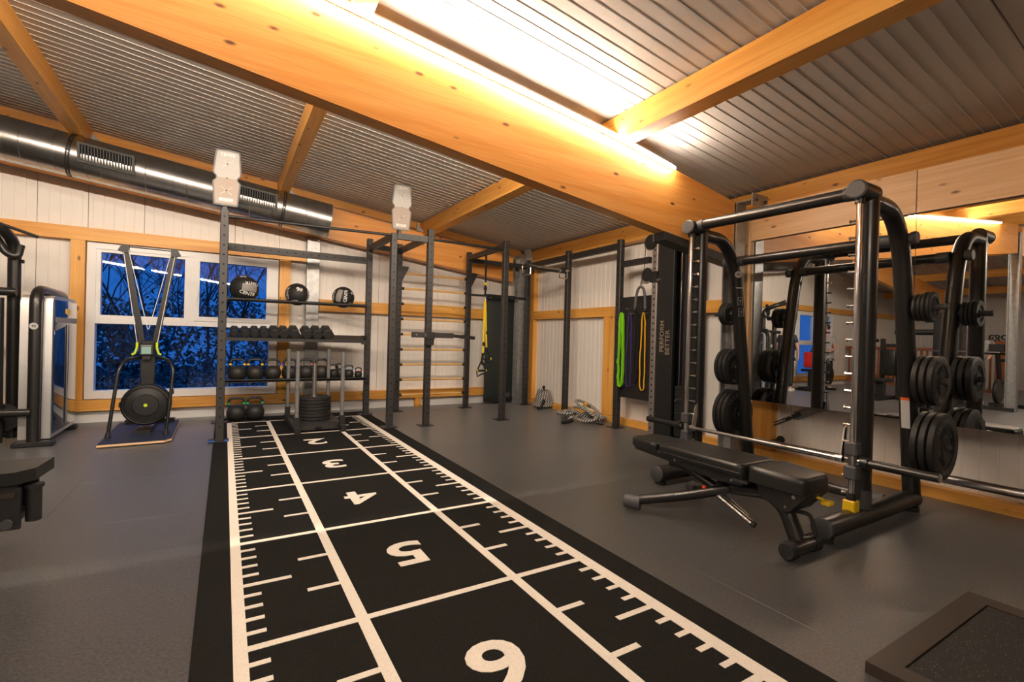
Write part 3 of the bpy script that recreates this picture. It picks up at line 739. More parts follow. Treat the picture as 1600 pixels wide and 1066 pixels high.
for k in range(10):
    for q in range(1, 10):
        y = -k-q*.1; L = .20 if q == 5 else .068; h = .014 if q == 5 else .0125
        tk.box(0, L, y-h, y+h, ZT0, ZT1); tk.box(1.522-L*.95, 1.522, y-h, y+h, ZT0, ZT1)
    for q in (1/3, 2/3):
        y = -k-q; tk.box(.388-.14, .388, y-.014, y+.014, ZT0, ZT1); tk.box(1.153, 1.153+.13, y-.014, y+.014, ZT0, ZT1)
build('tick_mark', tk, 'turf_white', trk, None)
for k in range(1, 10):
    mb = MB(); add_text(mb, str(k), .375, (.765, -k+.49, ZT0+.001), (-1,0,0), (0,-1,0), .002, .008); mb.v = [(.765+(p[0]-.765)*1.2, p[1], p[2]) for p in mb.v]
    build('numeral', mb, 'turf_white', trk, None)

# ================================================================== RIG (one bolted frame)
rig = thing('training_rig', 'black perforated steel training rig with uprights, shelves and wall bars', 'rig', (1.7,-.4,0))
UP = .0385
def upright(x, y, z1, holes=True, z0=0.0, foot=True, mat='charcoal_steel'):
    mb = MB().rbox(x-UP, x+UP, y-UP, y+UP, z0+.008, z1, .006, 1)
    z = z0+.16; e = UP+.0006
    while z < z1-.05:
        for nx, ny in ((0,-1),(-1,0),(1,0)):
            mb.disc((x+nx*e, y+ny*e, z), (nx,ny,0), .0115, 8, 1)
        z += .1
    u = build('upright', mb, [mat,'hole_black'], rig, 30)
    zf = .0065 if -.35 < x < 1.85 else 0.0
    if foot: build('foot_plate', MB().box(x-.10, x+.085, y-.085, y+.085, zf, zf+.008), mat, u, None)
    return u
PA=(-.12,-1.085); PA2=(-.12,.12); PBk=(1.69,.10); PC=(1.71,-.995); PD=(2.18,-1.04); PE=(2.18,.24); PF=(3.355,.23); PG=(3.325,-1.03); PH=(4.50,.20); PI=(4.49,-.98); PJ=(4.47,-2.15)
ua = upright(*PA, 2.43); [build('tape', MB().box(PA[0]+a,PA[0]+b,PA[1]-.088,PA[1]-.03,.0146,.018), 'tape_blue', ua, None) for a, b in ((-.10,-.042),(.042,.084))]
upright(*PA2, 2.32); upright(*PBk, 2.56); upright(*PC, 2.45); upright(*PD, 2.56); upright(*PE, 2.565); upright(*PF, 2.575); upright(*PG, 2.555); upright(*PH, 2.56); upright(*PI, 2.56); upright(*PJ, 2.54)
def hbeam(p0, p1, z, h=.075, w=.06, name='crossbeam'):
    d = Vector((p1[0]-p0[0], p1[1]-p0[1], 0)).normalized(); a = Vector((*p0, z))+d*(UP+.001); b_ = Vector((*p1, z))-d*(UP+.001)
    mb = MB().bar(a, b_, w, h); L = (b_-a).length; sd = Vector((d.y,-d.x,0))
    k = .08
    while k < L-.05:
        c = a+d*k
        for s_ in (1,-1): mb.disc(c+sd*s_*(w/2+.0006), sd*s_, .0105, 8, 1)
        k += .1
    build(name, mb, ['charcoal_steel','hole_black'], rig, None)
hbeam(PA2, PBk, 2.235, .09); hbeam(PBk, PE, 2.46); hbeam(PBk, PC, 2.42); hbeam(PE, PD, 2.46); hbeam(PC, PD, 2.42); hbeam(PF, PG, 2.48)
hbeam(PF, PH, 2.44); hbeam(PH, PI, 2.46, .085); hbeam(PI, PJ, 2.455, .085); hbeam(PA2, PA, 2.235)
def pbar(p0, p1, z0, z1, r=.017, mat='black_steel'):
    build('pull_up_bar', MB().cyl((p0[0],p0[1],z0), (p1[0],p1[1],z1), r, n=12), mat, rig)
pbar((PA[0]+UP+.001,-1.06), (PC[0]-UP-.001,-1.0), 2.375, 2.425); pbar((PD[0]+UP+.001,-1.04), (PG[0]-UP-.001,-1.03), 2.43, 2.43)
pbar((PF[0]+UP+.001,.23), (PH[0]-UP-.001,.21), 1.875, 1.88)
pb = build('pull_up_bar', MB().cyl((PG[0]+UP+.001,-1.02,2.225),(PI[0]-UP-.001,-1.0,2.21),.019,n=12), 'black_steel', rig)
pb2 = build('grip_rail', MB().cyl((3.60,-1.06,2.255),(PI[0]-UP-.01,-1.06,2.235),.012,n=10), 'satin_steel', rig)
for x in (3.66, 4.33):
    mb = MB().tube(fillet([(x-.07,-1.06,2.22),(x-.07,-1.06,2.11),(x+.07,-1.06,2.11),(x+.07,-1.06,2.22)], .015, 2)+[Vector((x-.07,-1.06,2.22))], .011, n=8)
    build('grip_clamp', mb, 'chrome', pb2)
    build('clamp_bolt', MB().box(x-.03,x+.03,-1.085,-1.0,2.20,2.265).cyl((x,-1.04,2.26),(x,-1.04,2.30),.012,n=8), 'black_plastic', pb2, None)
# wall bars between E and F
for k in range(9):
    z = .25+.2345*k
    rg = build('rung', MB().cyl((PE[0]+UP+.035, .235, z), (PF[0]-UP-.035, .235, z), .0165, n=12), 'rung_wood', rig)
    build('rung_cap', MB().cyl((PE[0]+UP+.001,.235,z),(PE[0]+UP+.04,.235,z),.022,n=10).cyl((PF[0]-UP-.04,.235,z),(PF[0]-UP-.001,.235,z),.022,n=10), 'black_plastic', rg)
# gusset brackets on the wall bar posts
for (px, py) in (PE, PF): build('gusset', MB().prism([(px+UP+.001,py-.03,2.23),(px+UP+.10,py-.03,2.23),(px+UP+.10,py-.03,2.20),(px+UP+.001,py-.03,2.0)], (0,.06,0)), 'charcoal_steel', rig, None)
# shelves (rear posts A2 - B)
X0, X1 = PA2[0]+UP+.002, PBk[0]-UP-.002
sh = build('ball_shelf', MB().cyl((X0,-.03,1.57),(X1,-.03,1.578),.016,n=12).cyl((X0,.22,1.57),(X1,.22,1.578),.016,n=12), 'black_steel', rig)
build('shelf_bracket', MB().box(X0,X0+.012,-.05,.24,1.55,1.60).box(X1-.012,X1,-.05,.24,1.558,1.606), 'charcoal_steel', sh, None)
sh = build('dumbbell_shelf', MB().prism([(X0,-.08,1.045),(X0,-.08,1.085),(X0,-.072,1.085),(X0,-.072,1.056),(X0,.28,1.146),(X0,.28,1.135)], (X1-X0,0,0)), 'black_steel', rig, None)
build('shelf_bracket', MB().box(X0-.0,X0+.01,-.07,.27,1.02,1.15).box(X1-.01,X1,-.07,.27,1.02,1.15), 'charcoal_steel', sh, None)
sh = build('kettlebell_shelf', MB().box(X0,X1,-.09,.30,.53,.545).box(X0,X1,-.09,-.082,.52,.562), 'black_steel', rig, None)
build('shelf_bracket', MB().box(X0,X0+.01,-.08,.29,.50,.53).box(X1-.01,X1,-.08,.29,.50,.53), 'charcoal_steel', sh, None)
# wall-ball target boards on A and C
def target(px, py, zb, tilt):
    H, W = .575, .272
    half = [(0,0),(.098,0),(.109,.012),(.128,.232),(.118,.252),(.103,.262),(.098,.285),(.106,.305),(.120,.314),(.130,.335),(.110,.56),(.098,.574),(0,.578)]
    out = [(a, b) for a, b in half]+[(-a, b) for a, b in reversed(half[1:-1])]
    inn = [(a*.885, .018+b*.94) for a, b in out]
    def q(u, v, n): return (px+u+.012+tilt*(v-.28), py-.05-n, zb+v)
    bd = build('target_board', MB().prism([q(u,v,0) for u, v in out], (0,-.012,0)), 'board_grey', rig, None)
    upp = [(a, b) for a, b in inn if b >= .27]; low = [(a, b) for a, b in inn if b < .27]
    def poly(pts): return [q(u, v, .013) for u, v in pts]
    # split at v = .285
    R_ = [(a*.885, .018+b*.94) for a, b in half]; 
    ru = [p for p in R_ if p[1] >= .285]; rl = [p for p in R_ if p[1] < .285]
    cut = .0868
    up_poly = [(0,.285),(cut,.285)]+ru+[(-a,b) for a, b in reversed(ru) if a > 0]+[(-cut,.285)]
    lo_poly = rl+[(cut,.285)]+[(-cut,.285)]+[(-a,b) for a, b in reversed(rl) if a > 0]
    build('upper_face', MB().prism(poly(up_poly), (0,-.002,0)), 'board_light', bd, None)
    build('lower_face', MB().prism(poly(lo_poly), (0,-.002,0)), 'board_tan', bd, None)
    mk = MB()
    for cv in (.43, .155):
        for sx_ in (1,-1):
            for sv in (1,-1):
                a = q(sx_*.013, cv+sv*.011, .016); b_ = q(sx_*.052, cv+sv*.04, .016); mk.bar(a, b_, .002, .006, upv=(0,-1,0))
    mk.prism([q(-.062,.045,.0155),(q(.062,.045,.0155)),(q(.062,.075,.0155)),(q(-.062,.075,.0155))], (0,-.002,0))
    add_text(mk, 'CENTR', .042, q(0,.525,.016), (1,0,0), (0,0,1), .002, .001)
    build('print', mk, 'white_paint', bd, None)
    sm = MB(); add_text(sm, 'CENTR', .028, q(0,.060,.0182), (1,0,0), (0,0,1), .001, .0005); build('lettering', sm, 'board_tan', bd, None)
    ho = MB()
    for v in (.43,.285,.155): ho.disc(q(0,v,.0165), (0,-1,0), .007, 10)
    build('bolt', ho, 'hole_black', bd, None)
    build('stem', MB().box(px-.02, px+.02, py-.04, py+.02, zb-.10, zb+.2), 'black_steel', bd, None)
target(PA[0], PA[1], 2.465, .02); target(PC[0]+.06, PC[1], 2.49, .02)
# peg board between J and cable tower, with pegs
pgb = build('peg_board', MB().box(4.50,4.512,-2.70,-2.19,.42,1.76), 'black_steel', rig, None)
for k, (y, z) in enumerate([(-2.22,1.53),(-2.40,1.53),(-2.50,1.53),(-2.62,1.53),(-2.30,1.60),(-2.56,1.60),(-2.30,.62),(-2.45,.6)]):
    build('peg', MB().cyl((4.50,y,z),(4.44,y,z),.006,n=8), 'satin_steel', pgb)
hb = MB(); 
for i in range(6):
    for j in range(8): hb.disc((4.4994,-2.235-i*.08,.52+j*.16), (-1,0,0), .006, 8)
build('peg_hole', hb, 'hole_black', pgb, None)
hbeam(PJ, (4.47,-2.72), 2.20, .075)

# ================================================================== RESISTANCE BANDS, ROPE, SUSPENSION TRAINER
def band(y, ztop, zbot, wid, r, mat, label, seed, spread=.05):
    rnd = random.Random(seed); n = 26; pts = []
    for i in range(n):
        t = i/n*2*math.pi; zz = (ztop+zbot)/2+(ztop-zbot)/2*math.cos(t)
        prof = math.sin(t); w_ = spread*(.55+.45*(1-(zz-zbot)/(ztop-zbot)))
        pts.append(Vector((4.448+rnd.uniform(-.002,.002), y+w_*(1 if prof > 0 else -1)*abs(prof)**.45+rnd.uniform(-.006,.006), zz)))
    mb = MB(); k = len(pts)
    for i in range(k):
        p, q_ = pts[i], pts[(i+1)%k]; d = (q_-p).normalized(); nrm = Vector((1,0,0)).cross(d)*r
        e = Vector((wid/2,0,0))
        pass
    vs = []; 
    for i in range(k):
        d = (pts[(i+1)%k]-pts[i-1]).normalized(); nn_ = d.cross(Vector((1,0,0))).normalized()
        a = Vector((1,0,.35)).normalized()
        for sx_, sn in ((-1,-1),(1,-1),(1,1),(-1,1)): vs.append(pts[i]+Vector((sx_*wid*.35,0,0))+nn_*sn*(r+wid*.12))
    fs = [(i*4+j, i*4+(j+1)%4, ((i+1)%k)*4+(j+1)%4, ((i+1)%k)*4+j) for i in range(k) for j in range(4)]
    mb.add(vs, fs)
    tag(build('resistance_band', mb, mat, None, 50, origin=(4.448,y,zbot)), label, 'resistance band', 'bands hanging on the peg board')
band(-2.225,1.545,.565,.045,.006,'band_green','lime green resistance band loop hanging on the black peg board',1,.05)
band(-2.375,1.545,.575,.020,.003,'band_purple','thin dark purple resistance band loop next to the green one',2,.055)
band(-2.50,1.545,.66,.03,.004,'band_black','black resistance band loop between the purple and yellow ones',3,.035)
band(-2.615,1.545,.55,.018,.003,'band_yellow','yellow resistance band loop hanging closest to the cable tower',4,.048)

st = thing('suspension_trainer', 'yellow and black suspension trainer straps hanging from the rig', 'suspension trainer', (3.34,-.40,.5))
build('anchor_strap', MB().box(3.325,3.355,-.405,-.395,1.80,2.44).box(3.315,3.365,-.41,-.39,1.90,1.95).rbox(3.31,3.37,-.415,-.385,1.80,1.84,.006,1), 'black_plastic', st, None)
build('adjuster', MB().box(3.322,3.358,-.408,-.392,1.98,2.02), 'strap_yellow', st, None)
build('carabiner', MB().cyl((3.34,-.40,1.79),(3.34,-.40,1.74),.012,n=8), 'chrome', st)
build('strap', MB().bar((3.335,-.40,1.74),(3.315,-.42,.93),.028,.005,upv=(0,1,0)), 'strap_yellow', st, None)
build('strap', MB().bar((3.345,-.40,1.74),(3.385,-.40,1.02),.028,.005,upv=(0,1,0)), 'strap_yellow', st, None)
build('buckle', MB().box(3.305,3.345,-.425,-.41,1.04,1.10).box(3.37,3.405,-.41,-.39,1.22,1.27), 'black_plastic', st, None)
def handle(x, y, z, s_):
    h = build('grip', MB().cyl((x-.07,y,z),(x+.07,y,z),.017,n=12), 'black_rubber', st)
    build('grip_end', MB().cyl((x-.085,y,z),(x-.068,y,z),.02,n=12).cyl((x+.068,y,z),(x+.085,y,z),.02,n=12), 'strap_yellow', h)
    build('webbing', MB().bar((x-.075,y,z),(x+s_*.0,y,z+.16),.022,.006,upv=(0,1,0)).bar((x+.075,y,z),(x+s_*.0,y,z+.16),.022,.006,upv=(0,1,0)).tube([(x-.08,y,z),(x-.075,y-.01,z-.09),(x-.02,y-.01,z-.06),(x+.08,y,z-.03)], .012, n=6).tube([(x+.08,y,z-.03),(x+.082,y,z)], .012, n=6), 'black_plastic', h)
handle(3.385,-.40,.84,0); handle(3.30,-.42,.66,.0)
build('strap', MB().bar((3.31,-.42,.93),(3.30,-.42,.82),.024,.005,upv=(0,1,0)), 'black_plastic', st, None)

mt = thing('hanging_mat', 'dark green exercise mat hanging against the wall in the corner', 'mat', (4.08,.48,.03))
build('pad', MB().rbox(3.79,4.37,.40,.44,.04,1.93,.015,2), 'mat_green', mt)
build('hem', MB().rbox(3.80,4.36,.395,.40,1.86,1.92,.002,1).rbox(3.80,4.36,.394,.40,.06,.12,.002,1), 'black_rubber', mt)
build('grommet', MB().lathe([(.012,0),(.024,0),(.024,.004),(.012,.004)],(3.86,.396,1.89),(0,-1,0),16).lathe([(.012,0),(.024,0),(.024,.004),(.012,.004)],(4.30,.396,1.89),(0,-1,0),16), 'satin_steel', mt)
build('logo', MB().lathe([(0,.003),(.045,.003),(.045,0)],(4.26,.3935,.16),(0,-1,0),20), 'cap_grey', mt)
build('loop', MB().box(3.84,3.88,.30,.41,1.90,1.915).box(4.28,4.32,.30,.41,1.90,1.915), 'black_rubber', mt, None)

# spotter arm clamped on post D
sa = thing('spotter_arm', 'black lever arm with round grip clamped on the front rig post', 'rig attachment', (2.18,-1.12,1.17))
build('arm', MB().box(1.94,2.50,-1.135,-1.085,1.145,1.215).disc((1.985,-1.1355,1.18),(0,-1,0),.01,8).bar((2.50,-1.11,1.178),(2.76,-1.05,1.165),.04,.045), 'charcoal_steel', sa, None)
build('grip', MB().cyl((2.62,-1.08,1.17),(2.86,-1.02,1.158),.024,n=12), 'black_rubber', sa)
build('collar', MB().box(2.18-.055,2.18+.055,-1.145,-1.08,1.13,1.22).box(2.18-.05,2.18+.05,-1.13,-1.08,1.05,1.13), 'black_steel', sa, None)
build('pin', MB().cyl((1.99,-1.135,1.18),(1.99,-1.145,1.18),.009,n=8), 'gold_print', sa)
build('knob', MB().cyl((2.10,-1.135,1.175),(2.10,-1.165,1.175),.02,n=12), 'cap_grey', sa)

# ================================================================== MEDICINE BALLS
def sph_pt(c, r, d0, upv, a, b_):
    d0 = Vector(d0).normalized(); rgt = d0.cross(Vector(upv)).normalized()*-1; upn = rgt.cross(d0)*-1
    rgt = Vector(upv).cross(d0).normalized(); upn = d0.cross(rgt)
    d = (d0*math.cos(a)+rgt*math.sin(a))*math.cos(b_)+upn*math.sin(b_)
    return Vector(c)+d*r
def sph_text(mb, s_, size, c, r, d0, upv, bold=.001):
    vs, fs = text_mesh(s_, size, 0, bold)
    mb.add([sph_pt(c, r*1.006, d0, upv, v.x/r, v.y/r) for v in vs], fs)
def sph_patch(mb, c, r, d0, upv, wa, wb, k=1.004, n=10):
    vs = [sph_pt(c, r*k, d0, upv, -wa+2*wa*i/n, -wb+2*wb*j/n) for j in range(n+1) for i in range(n+1)]
    mb.add(vs, [(j*(n+1)+i, j*(n+1)+i+1, (j+1)*(n+1)+i+1, (j+1)*(n+1)+i) for j in range(n) for i in range(n)])
def med_ball(x, r, label, marks):
    # rests between the two tubes at y = -.03 and .22
    cy = .095; rt_ = .016; half = .125; cz = 1.574+math.sqrt((r+rt_)**2-half**2)
    c = Vector((x, cy, cz)); t = thing('medicine_ball', label, 'ball', (x, cy, cz-r), 'medicine balls on the top shelf')
    build('shell', MB().sphere(c, r, 32, 20), 'black_rubber', t, 180)
    for kind, a in marks:
        mb = MB()
        if kind == 'patch': sph_patch(mb, c, r, *a); build('panel', mb, 'grey_panel', t, 180)
        else: sph_text(mb, kind, *a[:1], c, r, *a[1:]); build('print', mb, 'white_paint', t, 180)
med_ball(.11, .170, 'black medicine ball with a wide grey panel, left on the top shelf', [
    ('patch', ((.35,-.9,.03),(.12,0,1),.55,.27)), ('CENTR', (.055,(.55,-.85,.42),(-.1,0,-1))), ('CENTR', (.06,(.2,-.85,-.38),(.2,0,1))), ('KG', (.05,(-.1,-.5,.9),(0,.3,1)))])
med_ball(.735, .150, 'black medicine ball showing 9 kg, in the middle of the top shelf', [
    ('9', (.085,(-.06,-.9,.40),(0,0,1))), ('KG', (.04,(.17,-.9,.46),(0,0,1))), ('20', (.034,(.17,-.9,.30),(0,0,1))), ('CENTR', (.05,(-.85,-.5,.05),(-.3,.9,0))), ('CENTR', (.05,(.85,-.5,-.1),(.3,.9,0))), ('8888', (.035,(-.3,-.8,-.72),(0,0,1)))])
med_ball(1.335, .150, 'black medicine ball with vertical lettering and grey panel, right on the top shelf', [
    ('patch', ((-.6,-.85,.12),(.25,0,1),.26,.62)), ('CENTR', (.058,(.02,-.95,.1),(-1,0,.12))), ('CENTR', (.04,(-.97,-.35,.1),(-1,0,.12))), ('KG', (.05,(.55,-.6,-.62),(0,0,1))), ('KG', (.05,(.7,-.6,.4),(0,0,1)))])

# ================================================================== DUMBBELLS
ang = math.atan2(.09, .352)
dl = ['first and smallest hex dumbbell at the left end of the rack','second hex dumbbell from the left on the rack','third hex dumbbell from the left on the rack','fourth hex dumbbell from the left on the rack','fifth hex dumbbell from the left on the rack','sixth hex dumbbell from the left on the rack','seventh hex dumbbell from the left on the rack, before the gap','eighth hex dumbbell on the rack, just after the gap','ninth hex dumbbell, second from the right end','tenth and largest hex dumbbell at the right end']
def dumbbell(x, s_, hl, label):
    t = thing('dumbbell', 'black rubber '+label, 'dumbbell', (x, .10, 1.10), 'hex dumbbells on the middle shelf')
    # local axis along y tilted with the tray
    yv = Vector((0, math.cos(ang), math.sin(ang))); zv = Vector((0, -math.sin(ang), math.cos(ang))); xv = Vector((1,0,0))
    ap = s_*.5; base = Vector((x, .10, 1.056+(.10+.072)*math.tan(ang)+.012)) + zv*ap*1.0
    def hexhead(c0, c1):
        mb = MB(); R_ = ap/math.cos(math.pi/6)
        def ring(c, k): return [c+(xv*math.cos(math.pi/3*i)+zv*math.sin(math.pi/3*i))*R_*k for i in range(6)]
        a0, a1, a2, a3 = ring(c0, .78), ring(c0+yv*.012, 1), ring(c1-yv*.012, 1), ring(c1, .78)
        mb.add(a0+a1+a2+a3, [tuple(reversed(range(6)))]+[tuple(range(18,24))]+[(r_*6+i, r_*6+(i+1)%6, (r_+1)*6+(i+1)%6, (r_+1)*6+i) for r_ in range(3) for i in range(6)])
        return mb
    for s2 in (-1, 1):
        c0 = base+yv*(s2*.065); c1 = base+yv*(s2*(.065+hl))
        if s2 < 0: c0, c1 = c1, c0
        build('head', hexhead(c0, c1), 'black_rubber', t, 20)
    build('handle', MB().tube([base-yv*.066, base-yv*.03, base, base+yv*.03, base+yv*.066], .0, n=12, radii=[.013,.0155,.0165,.0155,.013]), 'chrome', t)
for k, (x, s_, hl) in enumerate([(.01,.098,.06),(.125,.098,.062),(.235,.105,.066),(.345,.105,.068),(.462,.118,.07),(.578,.118,.074),(.702,.126,.076),(.855,.126,.08),(.985,.134,.084),(1.122,.138,.088)]): dumbbell(x, s_, hl, dl[k])

# ================================================================== KETTLEBELLS
def kettlebell(x, y, z, s_, ring, label, grp, hw=1.0):
    t = thing('kettlebell', label, 'kettlebell', (x, y, z), grp)
    prof = [(0,0),(.062,0),(.085,.012),(.103,.045),(.110,.085),(.106,.125),(.090,.160),(.062,.182),(.03,.19),(0,.192)]
    build('body', MB().lathe([(r*s_, h*s_) for r, h in prof], (x,y,z), (0,0,1), 28), 'plate_rubber', t, 60)
    H = [(-.066*hw,0,.158),(-.086*hw,0,.205),(-.078*hw,0,.262),(-.045*hw,0,.278),(.045*hw,0,.278),(.078*hw,0,.262),(.086*hw,0,.205),(.066*hw,0,.158)]
    P = fillet([Vector((x,y,z))+Vector(p)*s_ for p in H], .03*s_, 3)
    hd = build('handle', MB().tube(P, .0165*s_, n=12), 'black_steel', t, 60)
    if ring:
        mb = MB()
        for sg in (-1, 1):
            a = Vector((x+sg*.0835*hw*s_, y, z+.199*s_)); b_ = Vector((x+sg*.0862*hw*s_, y, z+.222*s_)); mb.cyl(a, b_, .0188*s_, n=12)
        build('colour_ring', mb, ring, hd, 60)
ZK = .5455
for k, (x, ring, lb) in enumerate([(.055,'ring_yellow','yellow-ringed kettlebell at the left end of the lower shelf'),(.255,'ring_yellow','yellow-ringed kettlebell, second from left on the lower shelf'),(.46,'ring_blue','blue-ringed kettlebell, third from left on the lower shelf'),(.665,'ring_blue','blue-ringed kettlebell behind the rear left sled post'),(.865,'ring_pink','pink-ringed kettlebell left of the sled centre pole'),(1.065,'ring_pink','pink-ringed kettlebell right of the sled centre pole')]):
    kettlebell(x, .08, ZK, .93, ring, 'large black '+lb, 'kettlebells on the lower shelf')
for k, (x, s_, ring, lb) in enumerate([(1.225,.66,None,'small black kettlebell without visible ring behind the sled post'),(1.325,.70,None,'small black kettlebell with a tall handle beside the light blue one'),(1.435,.62,'ring_lightblue','small black kettlebell with light blue rings'),(1.565,.50,'ring_red','smallest black kettlebell with red rings at the right shelf end')]):
    kettlebell(x, .08+.05*(k==1), ZK, s_, ring, lb, 'kettlebells on the lower shelf')
for x, lb in ((.055,'left one of the two green-ringed kettlebells on the floor'),(.27,'right one of the two green-ringed kettlebells on the floor')):
    kettlebell(x, .22, .006, 1.03, 'ring_green', 'large black '+lb, 'kettlebells on the floor')

# ================================================================== SLED AND ITS PLATES
sl = thing('push_sled', 'black push sled with four grey posts standing on the turf', 'sled', (.885,-.52,.008))
for x in (.635, 1.135):
    sk = build('skid', MB().prism([(x-.03,-1.09,.0085),(x-.03,-1.09,.08),(x-.03,.06,.08),(x-.03,.06,.0085)], (.06,0,0)), 'black_steel', sl, None)
    build('skid_cap', MB().box(x-.032,x+.032,-1.096,-1.09,.0085,.082), 'black_plastic', sk, None)
    for y in (-.98, -.05):
        p = build('post', MB().cyl((x,y,.08),(x,y,.95),.0225,n=16), 'grey_sleeve', sl)
        build('socket', MB().box(x-.03,x+.03,y-.03,y+.03,.08,.19), 'black_steel', p, None)
        build('groove', MB().lathe([(.0226,.24),(.0232,.241),(.0232,.243),(.0226,.244)],(x,y,0),n=16).lathe([(.0226,.50),(.0232,.501),(.0232,.503),(.0226,.504)],(x,y,0),n=16).lathe([(.0226,.76),(.0232,.761),(.0232,.763),(.0226,.764)],(x,y,0),n=16), 'black_plastic', p)
build('deck', MB().box(.665,1.105,-.86,-.20,.075,.092).box(.665,1.105,-.92,-.86,.02,.085).box(.665,1.105,-.20,-.16,.02,.085), 'charcoal_steel', sl, None)
build('pull_ring', MB().box(.85,.92,-.945,-.92,.045,.06), 'black_plastic', sl, None)
build('plate_pole', MB().cyl((.885,-.53,.092),(.885,-.53,.785),.0245,n=16), 'satin_steel', sl)
ORD = ['topmost','second from the top','third from the top','fourth from the top','fifth from the top','sixth from the top','lowest']
zz = .0925; th = .0395
for k in range(7):
    t = thing('weight_plate', 'black bumper plate on the sled, '+ORD[6-k], 'weight plate', (.885,-.53,zz), 'plates stacked on the sled')
    R_ = .205-.002*(k % 2)
    build('disc', MB().lathe([(.026,0),(.195,0),(R_,.008),(R_,th-.008),(.195,th),(.165,th),(.16,th-.006),(.07,th-.006),(.065,th),(.026,th),(.026,0)], (.885,-.53,zz), n=40), 'plate_rubber', t, 40)
    build('hub_ring', MB().lathe([(.0255,th),(.045,th),(.045,th+.0004),(.0255,th+.0004)], (.885,-.53,zz), n=24), 'satin_steel', t, 40)
    zz += th+.0008

# ================================================================== SKI MACHINE
sk = thing('ski_machine', 'black air ski trainer with V-shaped arms on a blue platform before the window', 'ski trainer', (-.85,-.35,0))
pp = [(-1.126,-1.014),(-.60,-.985),(-.545,-.90),(-.555,.33),(-1.148,.33)]
build('platform', MB().prism([(x,y,.012) for x, y in pp], (0,0,.020)), 'ply_edge', sk, None)
build('platform_top', MB().prism([(x*.995-.003,y*.995,.032) for x, y in pp], (0,0,.004)), 'platform_blue', sk, None)
build('foot', MB().box(-1.05,-.95,.1,.2,0,.012).box(-.75,-.65,.1,.2,0,.012).box(-1.05,-.95,-.85,-.75,0,.012).box(-.72,-.64,-.85,-.75,0,.012), 'black_rubber', sk, None)
build('mast', MB().rbox(-.895,-.765,-.24,-.14,.30,1.03,.01,1).box(-.893,-.767,-.244,-.24,.62,.98), 'black_plastic', sk)
for xs, xt in ((-.885,-1.055),(-.775,-.612)):
    ar = build('arm', MB().bar((xs,-.19,.97),(xt,-.19,2.03),.055,.04,upv=(0,1,0)), 'black_plastic', sk, None)
    s_ = -1 if xt < -.8 else 1
    build('pulley_housing', MB().prism([(xt-.03*s_,-.23,1.99),(xt+.065*s_,-.23,2.02),(xt+.03*s_,-.23,2.085),(xt-.03*s_,-.23,2.09)], (0,.08,0)), 'black_plastic', ar, None)
build('top_cord', MB().tube([(-1.04,-.19,2.07),(-.62,-.19,2.065)], .006, n=8), 'black_plastic', sk)
for (a, b_) in (((-1.075,-.22,2.05),(-.925,-.27,1.0)),((-1.03,-.22,2.05),(-.84,-.22,1.16)),((-.64,-.22,2.04),(-.83,-.22,1.16)),((-.60,-.22,2.04),(-.745,-.27,1.0))):
    build('drive_cord', MB().cyl(a, b_, .0035, n=6), 'white_paint', sk)
for x, dx in ((-.925,-.02),(-.748,.02)):
    build('hand_grip', MB().tube([(x,-.27,1.01),(x,-.275,.95),(x+dx,-.285,.885),(x+dx*2.2,-.29,.875)], .013, n=10), 'lime', sk)
mon = build('monitor', MB().rbox(-.905,-.77,-.315,-.27,.865,1.0,.008,1), 'black_plastic', sk)
build('screen', MB().box(-.882,-.795,-.3165,-.315,.885,.965), 'screen_teal', mon, None)
build('monitor_print', MB().box(-.885,-.79,-.3165,-.3155,.974,.978), 'white_paint', mon, None)
build('monitor_bracket', MB().box(-.875,-.80,-.30,-.24,.82,.865), 'black_plastic', mon, None)
fan = build('fan_housing', MB().lathe([(0,-.08),(.20,-.08),(.226,-.06),(.228,.06),(.205,.09),(.19,.10),(.185,.092),(.12,.105),(.115,.115),(.03,.118),(0,.118)], (-.822,-.30,.325), (0,-1,0), 48), 'black_plastic', sk, 30)
build('rim', MB().lathe([(.205,.088),(.215,.094),(.205,.10),(.197,.094),(.205,.088)], (-.822,-.30,.325), (0,-1,0), 48), 'black_steel', fan)
build('lug', MB().box(-1.065,-1.03,-.33,-.27,.30,.35).box(-.615,-.58,-.33,-.27,.43,.48), 'black_plastic', fan, None)
build('logo', MB().lathe([(0,.1195),(.018,.1195),(.018,.117)], (-.822,-.30,.325), (0,-1,0), 16), 'lime', fan)
build('stand_loop', MB().tube(fillet([(-1.10,-.66,.04),(-1.035,-.58,.74),(-.985,-.50,.835),(-.86,-.13,.845),(-.80,-.13,.845),(-.63,-.50,.835),(-.565,-.58,.74),(-.615,-.66,.04)], .10, 4), .0165, n=12), 'black_tube', sk)
build('loop_foot', MB().tube([(-1.10,-.66,.037),(-1.098,-.657,.09)], .026, n=12, r1=.018).tube([(-.615,-.66,.037),(-.613,-.657,.09)], .026, n=12, r1=.018), 'black_rubber', sk)
build('base_rail', MB().box(-.90,-.76,-.55,.30,.036,.075).box(-1.08,-.60,.18,.25,.036,.08), 'black_plastic', sk, None)

